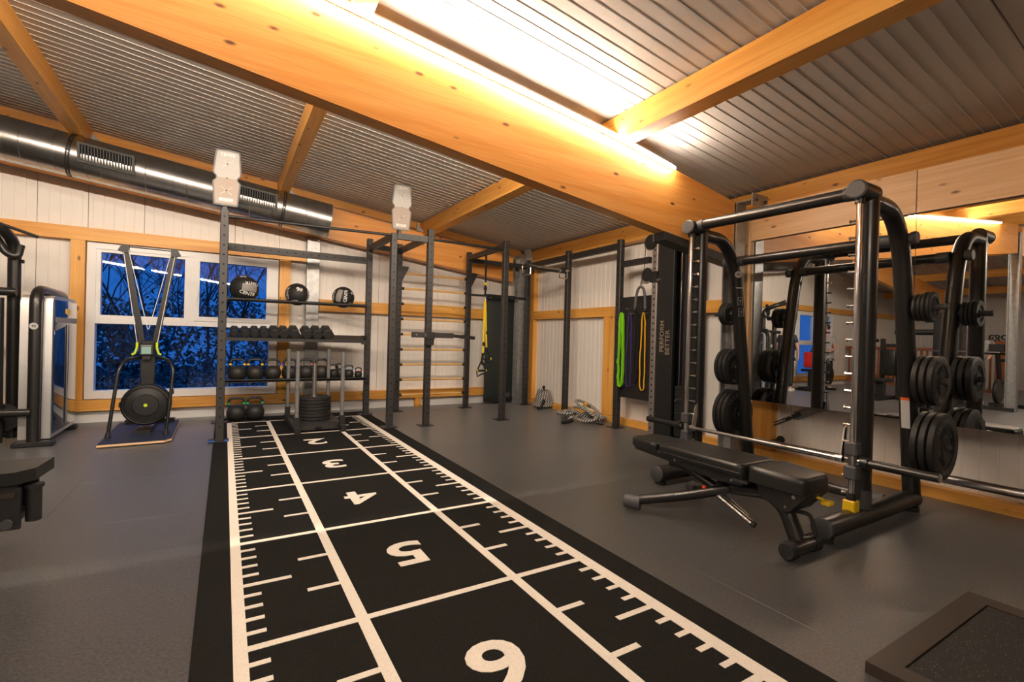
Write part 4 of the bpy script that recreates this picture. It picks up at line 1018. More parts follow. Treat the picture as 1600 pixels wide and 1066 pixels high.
# ================================================================== LEFT STRENGTH MACHINE
mc = thing('strength_machine', 'strength machine with silver weight tower, smoked blue guard and number 93', 'gym machine', (-1.75,-.3,0))
def shell(x0, x1, nm):
    # rounded-top shell extruded in x, in the y-z plane
    P = [(-.60,.06),(-.60,1.38),(-.575,1.44),(-.52,1.465),(.18,1.465),(.235,1.44),(.26,1.38),(.26,.06)]
    Q = [(-.60+.05,.11),(-.55,1.36),(-.51,1.41),(.17,1.41),(.21,1.36),(.21,.11)]
    mb = MB(); mb.prism([(x0,y,z) for y, z in P], (x1-x0,0,0)); return build(nm, mb, 'silver_shell', mc, 30)
shell(-1.78,-1.70,'tower_shell'); sR = shell(-1.615,-1.548,'tower_shell')
build('tower_core', MB().box(-1.70,-1.615,-.56,.22,.06,1.42), 'black_plastic', mc, None)
gb = build('guard', MB().rbox(-1.548,-1.535,-.565,.235,.10,1.43,.006,2), 'smoked_blue', mc)
build('guard_band', MB().box(-1.5475,-1.5345,-.56,.23,1.20,1.255), 'grey_panel', gb, None)
build('guide_rod', MB().cyl((-1.528,-.16,.14),(-1.528,-.16,1.18),.009,n=10), 'satin_steel', mc)
for k in range(12): build('stack_plate', MB().box(-1.612,-1.549,-.40,.06,.16+k*.035,.192+k*.035), 'black_steel', mc, None)
bdg = build('brand_badge', MB().prism([(-1.534,-.22,1.35),(-1.534,-.05,1.35),(-1.534,-.05,1.30),(-1.534,-.13,1.275),(-1.534,-.22,1.30)], (.004,0,0)), 'yellow', mc, None)
build('frame_tube', MB().tube(fillet([(-1.657,-.655,.05),(-1.657,-.655,1.52),(-1.657,.30,1.50),(-1.657,.30,.05)], .18, 6), .048, n=16), 'black_tube', mc)
nb = build('number_badge', MB().lathe([(0,.003),(.032,.003),(.032,0)], (-1.657,-.702,1.16), (0,-1,0), 20), 'badge', mc)
mb = MB(); add_text(mb, '93', .03, (-1.657,-.7055,1.16), (1,0,0), (0,0,1), .001, .001); build('number', mb, 'black_plastic', nb, None)
build('foot', MB().rbox(-1.80,-1.50,-.71,-.60,0,.05,.01,1).rbox(-1.78,-1.52,.20,.32,0,.05,.01,1), 'black_plastic', mc)
build('post', MB().tube(fillet([(-1.885,-.35,.05),(-1.895,-.35,1.98),(-1.93,-.62,2.10),(-2.30,-.62,2.16)], .12, 5), .05, n=16), 'black_tube', mc)
build('post', MB().cyl((-1.915,-.62,.05),(-1.925,-.62,1.42),.04,n=14), 'black_tube', mc)
build('post', MB().cyl((-2.35,-.35,.05),(-2.35,-.35,2.0),.05,n=14), 'black_tube', mc)
build('top_handle', MB().tube([(-2.35,-.60,2.24),(-1.97,-.60,2.13),(-1.665,-.60,2.025)], .015, n=10), 'black_rubber', mc)
build('top_handle', MB().tube(fillet([(-2.1,-.30,2.12),(-1.99,-.42,1.98),(-1.93,-.44,1.86),(-1.85,-.44,1.83),(-1.84,-.40,1.95)], .06, 4), .035, n=12), 'black_tube', mc)
build('arm', MB().cyl((-2.35,-.48,1.485),(-1.84,-.48,1.487),.04,n=14), 'black_tube', mc)
build('cross_tube', MB().cyl((-2.35,-.70,.345),(-1.665,-.70,.335),.038,n=14), 'black_tube', mc)
build('cross_tube', MB().cyl((-2.35,-.35,.10),(-1.66,-.35,.10),.045,n=14), 'black_tube', mc)
build('cam_disc', MB().lathe([(0,-.02),(.13,-.02),(.135,0),(.13,.02),(0,.02)], (-1.90,-.52,.27), (0,-1,0), 28), 'black_plastic', mc)
build('bolt', MB().cyl((-1.84,-.35,1.80),(-1.825,-.35,1.80),.02,n=8).cyl((-1.845,-.35,.75),(-1.80,-.35,.75),.018,n=8).cyl((-1.845,-.35,.50),(-1.70,-.35,.50),.022,n=8), 'black_plastic', mc)

# foreground bench at the left edge
fb = thing('low_bench', 'black padded bench end jutting in at the left picture edge', 'bench', (-1.4,-3.66,0))
mb = MB().prism([(-1.95,-3.83,.405),(-.935,-3.83,.405),(-.875,-3.76,.405),(-.862,-3.52,.405),(-1.95,-3.52,.405)], (0,0,.06)); 
build('pad', mb, 'leather', fb, None)
build('pad_base', MB().box(-1.9,-.93,-3.80,-3.55,.385,.404), 'black_steel', fb, None)
build('frame', MB().box(-1.9,-.915,-3.815,-3.79,.19,.385).box(-1.9,-.915,-3.56,-3.535,.19,.385).box(-1.9,-.94,-3.79,-3.56,.20,.23), 'black_steel', fb, None)
build('rail', MB().box(-1.9,-.93,-3.83,-3.815,.345,.37), 'bronze_edge', fb, None)
build('roller', MB().cyl((-.885,-3.74,.205),(-.885,-3.74,.372),.03,n=14).cyl((-.885,-3.74,.368),(-.885,-3.74,.384),.038,n=14), 'black_rubber', fb)
build('bolt', MB().cyl((-.99,-3.815,.32),(-.99,-3.823,.32),.006,n=8).cyl((-1.0,-3.815,.21),(-1.0,-3.823,.21),.006,n=8).cyl((-.96,-3.815,.22),(-.96,-3.828,.22),.024,n=12), 'cap_grey', fb)
for x in (-1.09, -1.8): build('leg', MB().box(x-.04,x+.04,-3.72,-3.62,0,.20), 'black_steel', fb, None)
# ================================================================== CABLE TOWER
ct = thing('cable_tower', 'cable tower with silver perforated post and black weight cabinet lettered PERFORM BETTER', 'cable machine', (4.45,-3.0,0))
kx, ky = 4.45, -2.825
simple('bronze_silver', (.36,.325,.30), .36, .7)
mb = MB().rbox(kx-.055,kx+.055,ky-.04,ky+.04,.008,2.47,.005,1); z = .12
while z < 2.42:
    mb.disc((kx-.0556,ky,z),(-1,0,0),.0125,8,1); mb.disc((kx,ky-.0406,z+.03),(0,-1,0),.0115,8,1); z += .075
build('post', mb, ['bronze_silver','hole_black'], ct, 30)
build('foot_plate', MB().box(4.34,4.66,-3.36,-2.76,0,.008), 'black_steel', ct, None)
build('cabinet', MB().box(4.42,4.62,-3.02,-2.90,.01,2.36).box(4.37,4.62,-3.34,-3.30,.01,2.36).box(4.60,4.62,-3.30,-3.02,.01,2.36).box(4.40,4.60,-3.30,-3.02,2.30,2.36), 'black_steel', ct, None)
build('front_cover', MB().rbox(4.372,4.42,-3.14,-2.905,.05,2.34,.006,1), 'black_plastic', ct)
build('guide_rod', MB().cyl((4.45,-3.19,.1),(4.45,-3.19,2.3),.008,n=10).cyl((4.52,-3.19,.1),(4.52,-3.19,2.3),.008,n=10), 'chrome', ct)
for k in range(14): build('stack_plate', MB().box(4.43,4.59,-3.29,-3.15,.08+k*.042,.118+k*.042), 'black_rubber', ct, None)
build('selector_pin', MB().cyl((4.43,-3.2,.50),(4.38,-3.2,.50),.012,n=10), 'chrome', ct)
mb = MB(); add_text(mb, 'PERFORM', .088, (4.3715,-2.985,1.24), (0,0,1), (0,1,0), .001, .0005); add_text(mb, 'BETTER', .088, (4.3715,-3.07,1.17), (0,0,1), (0,1,0), .001, .0005)
build('lettering', mb, 'gold_print', ct, None)
cr = build('carriage', MB().box(kx-.075,kx+.07,ky-.055,ky+.055,1.90,2.03).box(kx-.07,kx+.02,ky+.055,ky+.16,1.92,2.0).box(kx-.05,kx+.03,ky-.13,ky-.055,1.90,2.0), 'black_steel', ct, None)
build('pulley', MB().lathe([(.02,-.012),(.075,-.012),(.065,0),(.075,.012),(.02,.012)], (kx-.06,ky+.13,1.965), (1,0,0), 28), 'satin_steel', cr)
build('pulley_guard', MB().lathe([(0,-.02),(.085,-.02),(.085,-.014),(0,-.014)], (kx-.06,ky+.10,2.0), (1,0,0), 28), 'black_plastic', cr)
build('knob', MB().cyl((kx-.055,ky-.10,1.92),(kx-.10,ky-.10,1.92),.018,n=12), 'chrome', cr)
tp = build('top_pulley', MB().lathe([(0,-.02),(.09,-.02),(.095,0),(.09,.02),(0,.02)], (kx-.055,ky+.06,2.40), (1,0,0), 28).box(kx-.08,kx-.02,ky-.03,ky+.05,2.36,2.46), 'black_plastic', ct)
build('pulley_rim', MB().lathe([(.088,-.006),(.10,-.006),(.10,.006),(.088,.006)], (kx-.055,ky+.075,2.40), (1,0,0), 28), 'satin_steel', tp)
build('cable', MB().cyl((kx-.06,ky+.15,2.36),(kx-.06,ky+.17,2.03),.004,n=6), 'black_plastic', ct)

tr_ = thing('triceps_rope', 'black striped triceps rope clipped to the cable tower pulley', 'rope attachment', (4.37,-2.62,1.5))
cx_ = 4.375; P = [(cx_,-2.535,1.60),(cx_,-2.545,1.72),(cx_,-2.575,1.83),(cx_,-2.625,1.868),(cx_,-2.675,1.83),(cx_,-2.70,1.72),(cx_,-2.705,1.585)]
build('rope', MB().tube(fillet(P,.05,4), .0165, n=10, uv=True), 'rope_black', tr_)
build('stopper', MB().sphere((cx_,-2.535,1.575),.03,12,8).sphere((cx_,-2.705,1.56),.03,12,8), 'black_rubber', tr_)
build('snap_hook', MB().tube([(cx_,-2.625,1.87),(cx_,-2.615,1.90),(cx_,-2.63,1.95),(cx_,-2.65,1.90),(cx_,-2.625,1.87)], .006, n=6).cyl((cx_,-2.625,1.88),(cx_,-2.64,1.97),.007,n=6), 'chrome', tr_)

# ================================================================== BATTLE ROPES
rp1 = thing('battle_rope', 'grey braided battle rope coiled in a cone against the corner wall', 'battle rope', (4.58,-.24,0))
pts = []; 
for i in range(230):
    t = i/229; a = t*2*math.pi*8.5; r = .165-.075*t; pts.append((4.60+r*math.cos(a), -.24+r*math.sin(a), .026+.27*t))
pts += [(4.60-.03,-.26,.32),(4.58,-.27,.345)]
build('coil', MB().tube(pts, .022, n=8, uv=True), 'rope_white', rp1)
build('end_grip', MB().tube([(4.58,-.27,.33),(4.56,-.29,.37)], .024, n=8).tube([(4.50,-.40,.16),(4.42,-.42,.03),(4.36,-.42,.026)], .024, n=8), 'black_rubber', rp1)
build('binding', MB().lathe([(.032,-.02),(.036,-.02),(.036,.02),(.032,.02)], (4.74,-.40,.035), (0,1,0), 12), 'band_yellow', rp1)
rp2 = thing('battle_rope', 'grey braided battle rope lying in a tangled heap before the wall', 'battle rope', (4.30,-1.55,0))
rnd = random.Random(4); pts = []
for i in range(200):
    t = i/199; a = t*2*math.pi*7.2
    cx2 = 4.42+.10*math.sin(a*.13); cy2 = -1.62+.12*math.cos(a*.11)
    r = .15+.05*math.sin(a*.37+1)
    pts.append(Vector((cx2+r*math.cos(a)*.75, cy2+r*math.sin(a)*1.0, .035+.12*(1+math.sin(a*.5+.6))*(.35+.65*t)+.04*math.sin(a*1.0))))
for p in pts: p.z = max(.025, p.z)
build('tangle', MB().tube(pts, .021, n=8, uv=True), 'rope_white', rp2)
pts2 = [Vector((4.20+.18*math.cos(a*.9)*(.6+.4*math.cos(a*.23)), -1.42+.16*math.sin(a), .026+.05*(1+math.sin(a*.31)))) for a in [i*.12 for i in range(150)]]
build('tangle', MB().tube(pts2, .021, n=8, uv=True), 'rope_white', rp2)
build('end_grip', MB().tube([(4.14,-1.62,.03),(4.02,-1.66,.024),(3.93,-1.66,.024)], .024, n=8).tube([(4.36,-1.88,.03),(4.42,-1.95,.024)], .024, n=8), 'black_rubber', rp2)
build('binding', MB().lathe([(.024,-.03),(.031,-.03),(.031,.03),(.024,.03)], pts[120], (pts[122]-pts[118]), 12).lathe([(.024,-.03),(.031,-.03),(.031,.03),(.024,.03)], pts[60], (pts[62]-pts[58]), 12), 'band_yellow', rp2)

# ================================================================== SMITH MACHINE
sm = thing('smith_machine', 'black smith machine with chrome guide rods and plate pegs before the mirror', 'smith machine', (3.6,-4.8,0))
yL, yR = -4.23, -5.495; RX, CX = 3.305, 3.435
def legx(z): 
    pts = [(2.2,3.85),(1.92,3.90),(1.45,3.985),(.93,4.08),(.5,4.145),(.08,4.20)]
    for (z0, x0), (z1, x1) in zip(pts[:-1], pts[1:]):
        if z0 >= z >= z1: return x0+(x1-x0)*(z0-z)/(z0-z1)
    return 4.2
for y, s_ in ((yL, 1), (yR, -1)):
    ft = build('foot_rail', MB().cyl((2.96,y,.085),(4.21,y,.085),.062,n=24), 'black_tube', sm)
    build('end_cap', MB().lathe([(0,.014),(.05,.014),(.062,.006),(.064,0),(.064,-.01)], (2.96,y,.085), (-1,0,0), 24).lathe([(0,.01),(.06,.008),(.063,0),(.063,-.03)], (4.21,y,.085), (1,0,0), 24), 'cap_grey', ft)
    build('rubber_foot', MB().cyl((3.01,y,0),(3.01,y,.03),.045,n=16).cyl((4.18,y,0),(4.18,y,.03),.055,n=16), 'black_rubber', ft)
    build('column', MB().cyl((CX,y,.13),(CX,y,2.14),.054,n=24), 'black_tube', sm)
    build('column_boot', MB().cyl((CX,y,.14),(CX,y,.26),.0575,n=24), 'cap_grey', sm)
    build('rear_leg', MB().tube(fillet([(CX,y,2.105),(3.75,y,2.10),(3.905,y,1.88),(3.985,y,1.45),(4.08,y,.93),(4.20,y,.10)], .16, 7), .054, n=20), 'black_tube', sm)
    build('guide_rod', MB().cyl((RX,y,.07),(RX,y,2.10),.0175,n=16), 'chrome', sm)
    tc_ = build('top_bracket', MB().cyl((RX-.045,y,2.15),(CX+.03,y,2.15),.058,n=20).cyl((RX,y,2.07),(RX,y,2.12),.028,n=12), 'black_tube', sm)
    build('end_cap', MB().lathe([(0,.012),(.05,.012),(.06,.004),(.06,0)], (RX-.045,y,2.15), (-1,0,0), 24), 'cap_grey', tc_)
    # peg strip
    ps = build('peg_strip', MB().box(RX+.03,RX+.075,y-s_*.0-.02,y+.02,.20,2.08), 'galv_dark', sm, None)
    z = .24
    while z < 2.06:
        yy = y-s_*.02
        build('hook_peg', MB().cyl((RX+.02,yy+s_*.008,z),(RX+.02,yy-s_*.034,z),.0085,n=8).cyl((RX+.02,yy-s_*.034,z),(RX+.02,yy-s_*.042,z),.012,n=8), 'chrome', ps)
        z += .108
    # stop block at the bottom
    build('stop', MB().rbox(RX-.035,RX+.035,y-.035,y+.035,.105,.205,.006,1), 'yellow', sm)
    build('stop_collar', MB().cyl((RX,y,.205),(RX,y,.25),.028,n=14).box(RX-.036,RX+.036,y-.036,y+.036,.075,.105), 'black_rubber', sm)
    # carriage sleeves
    for z0 in (.485, .335): build('carriage', MB().rbox(RX-.032,RX+.038,y-.036,y+.036,z0,z0+.085,.008,1), 'cap_grey', sm)
    build('carriage_core', MB().cyl((RX,y,.42),(RX,y,.485),.0225,n=14), 'satin_steel', sm)
    # plate pegs on the rear leg, pointing outwards
    for z in (1.45, .95, .50):
        x = legx(z); PL_ = .235 if z > 1.3 else .222
        pg = build('plate_peg', MB().tube([(x,y+s_*.04,z),(x,y+s_*.062,z),(x,y+s_*.065,z),(x,y+s_*PL_,z)], .0, n=16, radii=[.032,.026,.021,.021]), 'cap_grey', sm)
        build('peg_tip', MB().lathe([(0,.008),(.016,.008),(.022,0),(.022,-.006)], (x,y+s_*PL_,z), (0,s_,0), 16), 'cap_grey', pg)
    kn = build('joint_knob', MB().tube([(3.90,y+s_*.045,1.92),(3.90,y+s_*.075,1.92),(3.90,y+s_*.095,1.92)], .04, n=18, radii=[.034,.044,.040]), 'cap_grey', sm)
build('front_crossbar', MB().cyl((RX+.04,yL-.05,2.165),(RX+.04,yR+.05,2.15),.042,n=20), 'black_tube', sm)
build('crossbar_sleeve', MB().cyl((RX+.04,yL-.045,2.165),(RX+.04,yL-.10,2.165),.046,n=20).cyl((RX+.04,yR+.10,2.152),(RX+.04,yR+.045,2.15),.046,n=20), 'cap_grey', sm)
build('rear_crossbar', MB().cyl((3.90,yL-.05,1.92),(3.90,yR+.05,1.92),.040,n=20), 'black_tube', sm)
build('crossbar_sleeve', MB().cyl((3.90,yL-.045,1.92),(3.90,yL-.11,1.92),.045,n=20).cyl((3.90,yR+.13,1.92),(3.90,yR+.045,1.92),.045,n=20), 'cap_grey', sm)
build('floor_crossbar', MB().cyl((3.92,yL-.06,.085),(3.92,yR+.06,.085),.04,n=18), 'black_tube', sm)
build('crossbar_sleeve', MB().cyl((3.92,yR+.14,.085),(3.92,yR+.06,.085),.046,n=18), 'cap_grey', sm)
# stickers on the legs
lx = legx(.72)-.056
build('warning_label', MB().prism([(legx(.80)-.0555,yR-.026,.80),(legx(.80)-.0555,yR+.026,.80),(legx(.60)-.0555,yR+.026,.60),(legx(.60)-.0555,yR-.026,.60)], (-.002,0,0)), 'sticker_white', sm, None)
build('warning_stripe', MB().prism([(legx(.82)-.0555,yR-.026,.82),(legx(.82)-.0555,yR+.026,.82),(legx(.80)-.0555,yR+.026,.80),(legx(.80)-.0555,yR-.026,.80)], (-.002,0,0)), 'sticker_orange', sm, None)
nb = build('number_badge', MB().lathe([(0,.003),(.03,.003),(.03,0)], (legx(1.80)-.03,yL-.05,1.80), (-.5,-.85,0), 20), 'badge', sm)
mb = MB(); add_text(mb, '54', .028, (legx(1.80)-.0318,yL-.0532,1.80), (.85,-.5,0), (0,0,1), .001, .001); build('number', mb, 'black_plastic', nb, None)
ins = MB()
for k, z in enumerate((1.68, 1.56, 1.46)):
    o_ = Vector((legx(z)-.030, yL-.0485, z)); r_ = Vector((.85,-.5,0)).normalized(); n_ = Vector((-.5,-.85,0)).normalized()
    if k == 0: ins.bar(o_-r_*.03, o_+r_*.03, .002, .006, upv=(0,0,1))
    else:
        for a, b_ in (((-.02,-.035),(.02,-.035)),((-.02,.035),(.02,.035)),((-.02,-.035),(-.02,.035)),((.02,-.035),(.02,.035)),((0,-.025),(0,.02)),((-.012,.005),(.012,.005))):
            ins.bar(o_+r_*a[0]+Vector((0,0,a[1])), o_+r_*b_[0]+Vector((0,0,b_[1])), .002, .004, upv=tuple(n_))
build('instruction_sticker', ins, 'sticker_white', sm, None)
# the sliding bar
brb = build('bar', MB().cyl((RX-.005,yL-.05,.452),(RX-.005,yR+.05,.452),.0145,n=16), 'chrome', sm)
build('knurl', MB().cyl((RX-.005,-4.45,.452),(RX-.005,-5.05,.452),.0149,n=16), 'satin_steel', brb)
for y, s_ in ((yL, 1), (yR, -1)):
    sv = build('bar_sleeve', MB().tube([(RX+.0,y+s_*.05,.452),(RX,y+s_*.09,.452),(RX,y+s_*.091,.452),(RX,y+s_*.43,.452)], .0, n=20, radii=[.036,.036,.0255,.0255]), 'black_tube', sm)
    build('sleeve_end', MB().lathe([(0,.006),(.02,.006),(.0255,0)], (RX,y+s_*.43,.452), (0,s_,0), 20), 'satin_steel', sv)
    build('bearing', MB().cyl((RX,y+s_*.036,.452),(RX,y+s_*.05,.452),.026,n=16), 'chrome', sv)
    hk = MB().prism([(RX-.02,y-s_*.06,.43),(RX+.03,y-s_*.06,.43),(RX+.055,y-s_*.06,.56),(RX+.06,y-s_*.06,.66),(RX+.03,y-s_*.06,.64),(RX+.0,y-s_*.06,.52)], (0,-s_*.008,0))
    build('safety_hook', hk, 'satin_steel', sm, None)
    build('hook_collar', MB().cyl((RX-.005,y-s_*.05,.452),(RX-.005,y-s_*.09,.452),.024,n=14), 'satin_steel', sm)

# ---- plates on the pegs, each its own thing
def ring_text(mb, s_, size, c, ax, R_, a0, span, off, mi=0):
    ax = Vector(ax); u = Vector((1,0,0)) if ax.y < 0 else Vector((-1,0,0)); v = Vector((0,0,1))
    for k, ch in enumerate(s_):
        a = a0+span*(.5-k/(len(s_)-1)); d = u*math.cos(a)+v*math.sin(a); tng = u*math.sin(a)-v*math.cos(a)
        add_text(mb, ch, size, Vector(c)+d*R_+ax*off, tng, d, .0015, .0008, mi)
def gym_plate(c, s_, R_, th, label, face=None):
    """vertical plate, axis along y; s_ is the outward direction of the peg"""
    t = thing('weight_plate', label, 'weight plate', c, 'plates on the smith machine pegs')
    h = th/2
    build('disc', MB().lathe([(.023,-h),(R_*.30,-h),(R_*.33,-h+.006),(R_*.60,-h+.006),(R_*.63,-h),(R_*.93,-h),(R_,-h+.007),(R_,h-.007),(R_*.93,h),(R_*.63,h),(R_*.60,h-.006),(R_*.33,h-.006),(R_*.30,h),(.023,h),(.023,-h)], c, (0,-1,0), 40), 'plate_rubber', t, 35)
    if face:
        mb = MB(); ring_text(mb, 'TECHNOGYM', R_*.19, c, (0,-1,0), R_*.78, math.pi/2, 1.9, h+.0005); ring_text(mb, face, R_*.19, c, (0,-1,0), R_*.78, -math.pi/2, .5, h+.0005)
        build('lettering', mb, 'grey_sleeve', t, None)
        sl_ = MB()
        for k in range(3):
            a = math.pi/2+k*2*math.pi/3+.5; d = Vector((math.cos(a),0,math.sin(a))); tn = Vector((-math.sin(a),0,math.cos(a)))
            sl_.obox(Vector(c)+d*R_*.47+Vector((0,-(h-.0055),0)), (R_*.20,.001,R_*.5), Matrix((d,Vector((0,-1,0)),tn)).transposed())
        build('grip_slot', sl_, 'hole_black', t, None)
names = {1.45:('small','top'), .95:('medium','middle'), .50:('large','bottom')}
order = ['innermost','second','third','outermost']
for y, s_, side in ((yL, 1, 'far'), (yR, -1, 'near')):
    for z, R_, n, th in ((1.45,.105,4 if s_ < 0 else 3,.024),(.95,.17,3,.040),(.50,.228,3,.044)):
        yy = y+s_*.068
        for k in range(n):
            r_ = R_*(1 if not (z == 1.45 and k < 2 and s_ < 0) else .9)
            vis = (s_ < 0 and k == n-1) or (s_ > 0 and k == 0)
            od = 'outermost' if k == n-1 else order[k]
            gym_plate((legx(z), yy+s_*th/2, z), s_, r_, th, f'{names[z][0]} black plate, {od} on the {names[z][1]} peg of the {side} smith machine leg', {1.45:'5 KG',.95:'10 KG',.50:'20 KG'}[z] if vis else None)
            yy += s_*(th+.0025)

# ================================================================== ADJUSTABLE BENCH
bn = thing('adjustable_bench', 'black adjustable weight bench set flat inside the smith machine', 'bench', (2.67,-5.0,0))
bx = 2.67
def pad(nm, y0, y1, w0, w1, z0, z1, r=.028, tilt=0.0, par=None):
    bm = bmesh.new(); bmesh.ops.create_cube(bm, size=1)
    for v in bm.verts:
        t = v.co.y+.5; wd = w0+(w1-w0)*t
        v.co = Vector((bx+v.co.x*wd, y0+(y1-y0)*t, (z0+z1)/2+v.co.z*(z1-z0)+tilt*(t-.5)))
    vert = [e for e in bm.edges if abs((e.verts[0].co-e.verts[1].co).z) > .03 and abs((e.verts[0].co-e.verts[1].co).y) < .01]
    bmesh.ops.bevel(bm, geom=vert, offset=.05, segments=4, profile=.5, affect='EDGES')
    top = [e for e in bm.edges if all(v.co.z > (z0+z1)/2 for v in e.verts)]
    bmesh.ops.bevel(bm, geom=[e for e in top if len(e.link_faces) == 2 and any(abs(f.normal.z) < .5 for f in e.link_faces)], offset=r, segments=4, profile=.6, affect='EDGES')
    bm.verts.index_update(); mb = MB(); mb.add([v.co.copy() for v in bm.verts], [tuple(v.index for v in f.verts) for f in bm.faces]); bm.free()
    return build(nm, mb, 'leather', par or bn, 40)
pad('head_pad', -4.62, -4.345, .36, .27, .395, .455, .024)
bp_ = pad('back_pad', -5.285, -4.635, .37, .355, .395, .462, .026)
build('piping', MB().tube([(bx-.185,-5.27,.412),(bx-.180,-4.65,.412)], .004, n=6), 'black_plastic', bp_)
st_ = pad('seat_pad', -5.615, -5.30, .27, .355, .375, .465, .035, .012)
build('pad_base', MB().prism([(bx-.15,-5.27,.394),(bx-.15,-4.40,.394),(bx-.15,-4.42,.375),(bx-.15,-5.10,.33),(bx-.15,-5.27,.335)], (.30,0,0)), 'black_plastic', bn, None)
build('hinge_bracket', MB().box(bx-.07,bx-.055,-5.20,-4.66,.30,.376).box(bx+.055,bx+.07,-5.20,-4.66,.30,.376), 'black_steel', bn, None)
build('seat_base', MB().prism([(bx-.11,-5.62,.375),(bx-.11,-5.32,.375),(bx-.11,-5.36,.30),(bx-.11,-5.48,.25),(bx-.11,-5.52,.255),(bx-.11,-5.58,.33)], (.22,0,0)), 'black_plastic', bn, None)
build('spine', MB().tube(fillet([(bx,-5.02,.245),(bx,-5.34,.30),(bx,-5.44,.24),(bx,-5.52,.06)], .14, 6), .043, n=18), 'black_tube', bn)
for s_ in (-1, 1):
    e = Vector((bx+s_*.335,-4.55,.058)); q_ = Vector((bx+s_*.02,-5.10,.255)); d_ = (q_-e).normalized()
    lg = build('rear_leg', MB().tube(fillet([e+d_*.08, e.lerp(q_, .6)+Vector((0,0,-.012)), q_], .2, 4), .033, n=16), 'black_tube', bn)
    dd = Vector((d_.x, d_.y, 0)).normalized()
    build('foot_cap', MB().tube([e-dd*.03, e-dd*.02, e+dd*.08], .0, n=18, radii=[.04,.046,.046]), 'cap_grey', lg)
fbx = build('front_foot', MB().cyl((bx-.11,-5.53,.052),(bx+.11,-5.53,.052),.042,n=18), 'black_tube', bn)
for s_ in (-1, 1): build('foot_cap', MB().tube([(bx+s_*.09,-5.53,.052),(bx+s_*.135,-5.53,.052),(bx+s_*.15,-5.53,.052)], .05, n=18, radii=[.048,.051,.042]), 'black_rubber', fbx)
build('carry_handle', MB().tube(fillet([(bx,-5.47,.235),(bx+.02,-5.565,.24),(bx+.02,-5.60,.13),(bx+.0,-5.535,.10)], .03, 4), .011, n=10), 'black_tube', bn)
build('strut', MB().cyl((bx-.06,-4.74,.345),(bx-.02,-5.06,.215),.028,n=14), 'black_tube', bn)
build('strut_rod', MB().cyl((bx-.06,-4.70,.365),(bx-.06,-4.76,.338),.02,n=12), 'satin_steel', bn)
build('adjust_tube', MB().cyl((bx-.06,-5.02,.215),(bx-.04,-5.27,.095),.0165,n=14).cyl((bx-.015,-5.02,.22),(bx+.0,-5.22,.115),.009,n=10), 'chrome', bn)
build('adjust_tube_cap', MB().cyl((bx-.04,-5.265,.0975),(bx-.039,-5.285,.088),.0185,n=14), 'black_rubber', bn)
build('lever', MB().cyl((bx+.05,-5.56,.335),(bx+.06,-5.615,.325),.008,n=8).rbox(bx+.02,bx+.08,-5.66,-5.61,.305,.33,.01,2), 'yellow', bn)
build('latch', MB().box(bx-.155,bx-.12,-5.30,-5.20,.352,.366), 'galv_dark', bn, None)
build('bolt', MB().cyl((bx-.151,-4.78,.375),(bx-.156,-4.78,.375),.008,n=8).cyl((bx-.151,-5.20,.352),(bx-.156,-5.20,.352),.008,n=8).cyl((bx-.111,-5.545,.345),(bx-.117,-5.545,.345),.011,n=10).cyl((bx-.111,-5.50,.28),(bx-.116,-5.50,.28),.007,n=8), 'satin_steel', bn)
build('label_strip', MB().bar((bx-.20,-4.83,.165),(bx-.13,-4.95,.21),.03,.004), 'sticker_white', bn, None)
build('release_tag', MB().box(bx-.115,bx-.10,-4.99,-4.97,.235,.25), 'ember', bn, None)

# ================================================================== FLOOR PLATFORM at lower right
fp = thing('lifting_mat', 'dark framed rubber lifting platform with pale specks in the lower right corner', 'platform', (2.4,-6.75,0))
x0, x1, y0, y1 = 1.895, 2.90, -7.35, -6.165
build('frame', MB().prism([(x0,y0,0),(x0+.012,y0+.012,.042),(x1-.012,y0+.012,.042),(x1,y0,0)], (0,0,0)) if False else MB().box(x0,x0+.085,y0,y1,0,.042).box(x1-.085,x1,y0,y1,0,.042).box(x0+.085,x1-.085,y1-.085,y1,0,.042).box(x0+.085,x1-.085,y0,y0+.085,0,.042), 'bronze_edge', fp, None)
build('rubber_top', MB().box(x0+.087,x1-.087,y0+.087,y1-.087,0,.036), 'speckle_black', fp, None)

# ================================================================== FAR SIDE OF THE HALL (seen in the mirror)
def skin_obj(name, nodes, edges, mat, parent, sub=2):
    me = bpy.data.meshes.new(name); ks = list(nodes); org = wl(parent)
    me.from_pydata([tuple(Vector(nodes[k][0])) for k in ks], [(ks.index(a), ks.index(b_)) for a, b_ in edges], [])
    o = bpy.data.objects.new(name, me); COL.objects.link(o); o.parent = parent
    md = o.modifiers.new('skin', 'SKIN'); md.use_smooth_shade = True
    sv = me.skin_vertices[0].data if me.skin_vertices else None
    if sv is None:
        bm = bmesh.new(); bm.from_mesh(me); bm.verts.layers.skin.verify(); bm.to_mesh(me); bm.free(); sv = me.skin_vertices[0].data
    for i, k in enumerate(ks):
        r = nodes[k][1]; sv[i].radius = (r, r) if not isinstance(r, tuple) else r
        sv[i].use_root = (i == 0)
    s0 = o.modifiers.new('sub0', 'SUBSURF'); s0.levels = sub; s0.render_levels = sub
    rm = o.modifiers.new('remesh', 'REMESH'); rm.mode = 'VOXEL'; rm.voxel_size = .011; rm.use_smooth_shade = True
    s2 = o.modifiers.new('sub', 'SUBSURF'); s2.levels = 0; s2.render_levels = 0
    # bake to a plain mesh
    dg = bpy.context.evaluated_depsgraph_get(); m2 = bpy.data.meshes.new_from_object(o.evaluated_get(dg))
    o.modifiers.clear(); o.data = m2; bpy.data.meshes.remove(me)
    m2.materials.clear(); m2.materials.append(MAT(mat))
    for p in m2.polygons: p.material_index = 0; p.use_smooth = True
    WL[o.name] = org; return o
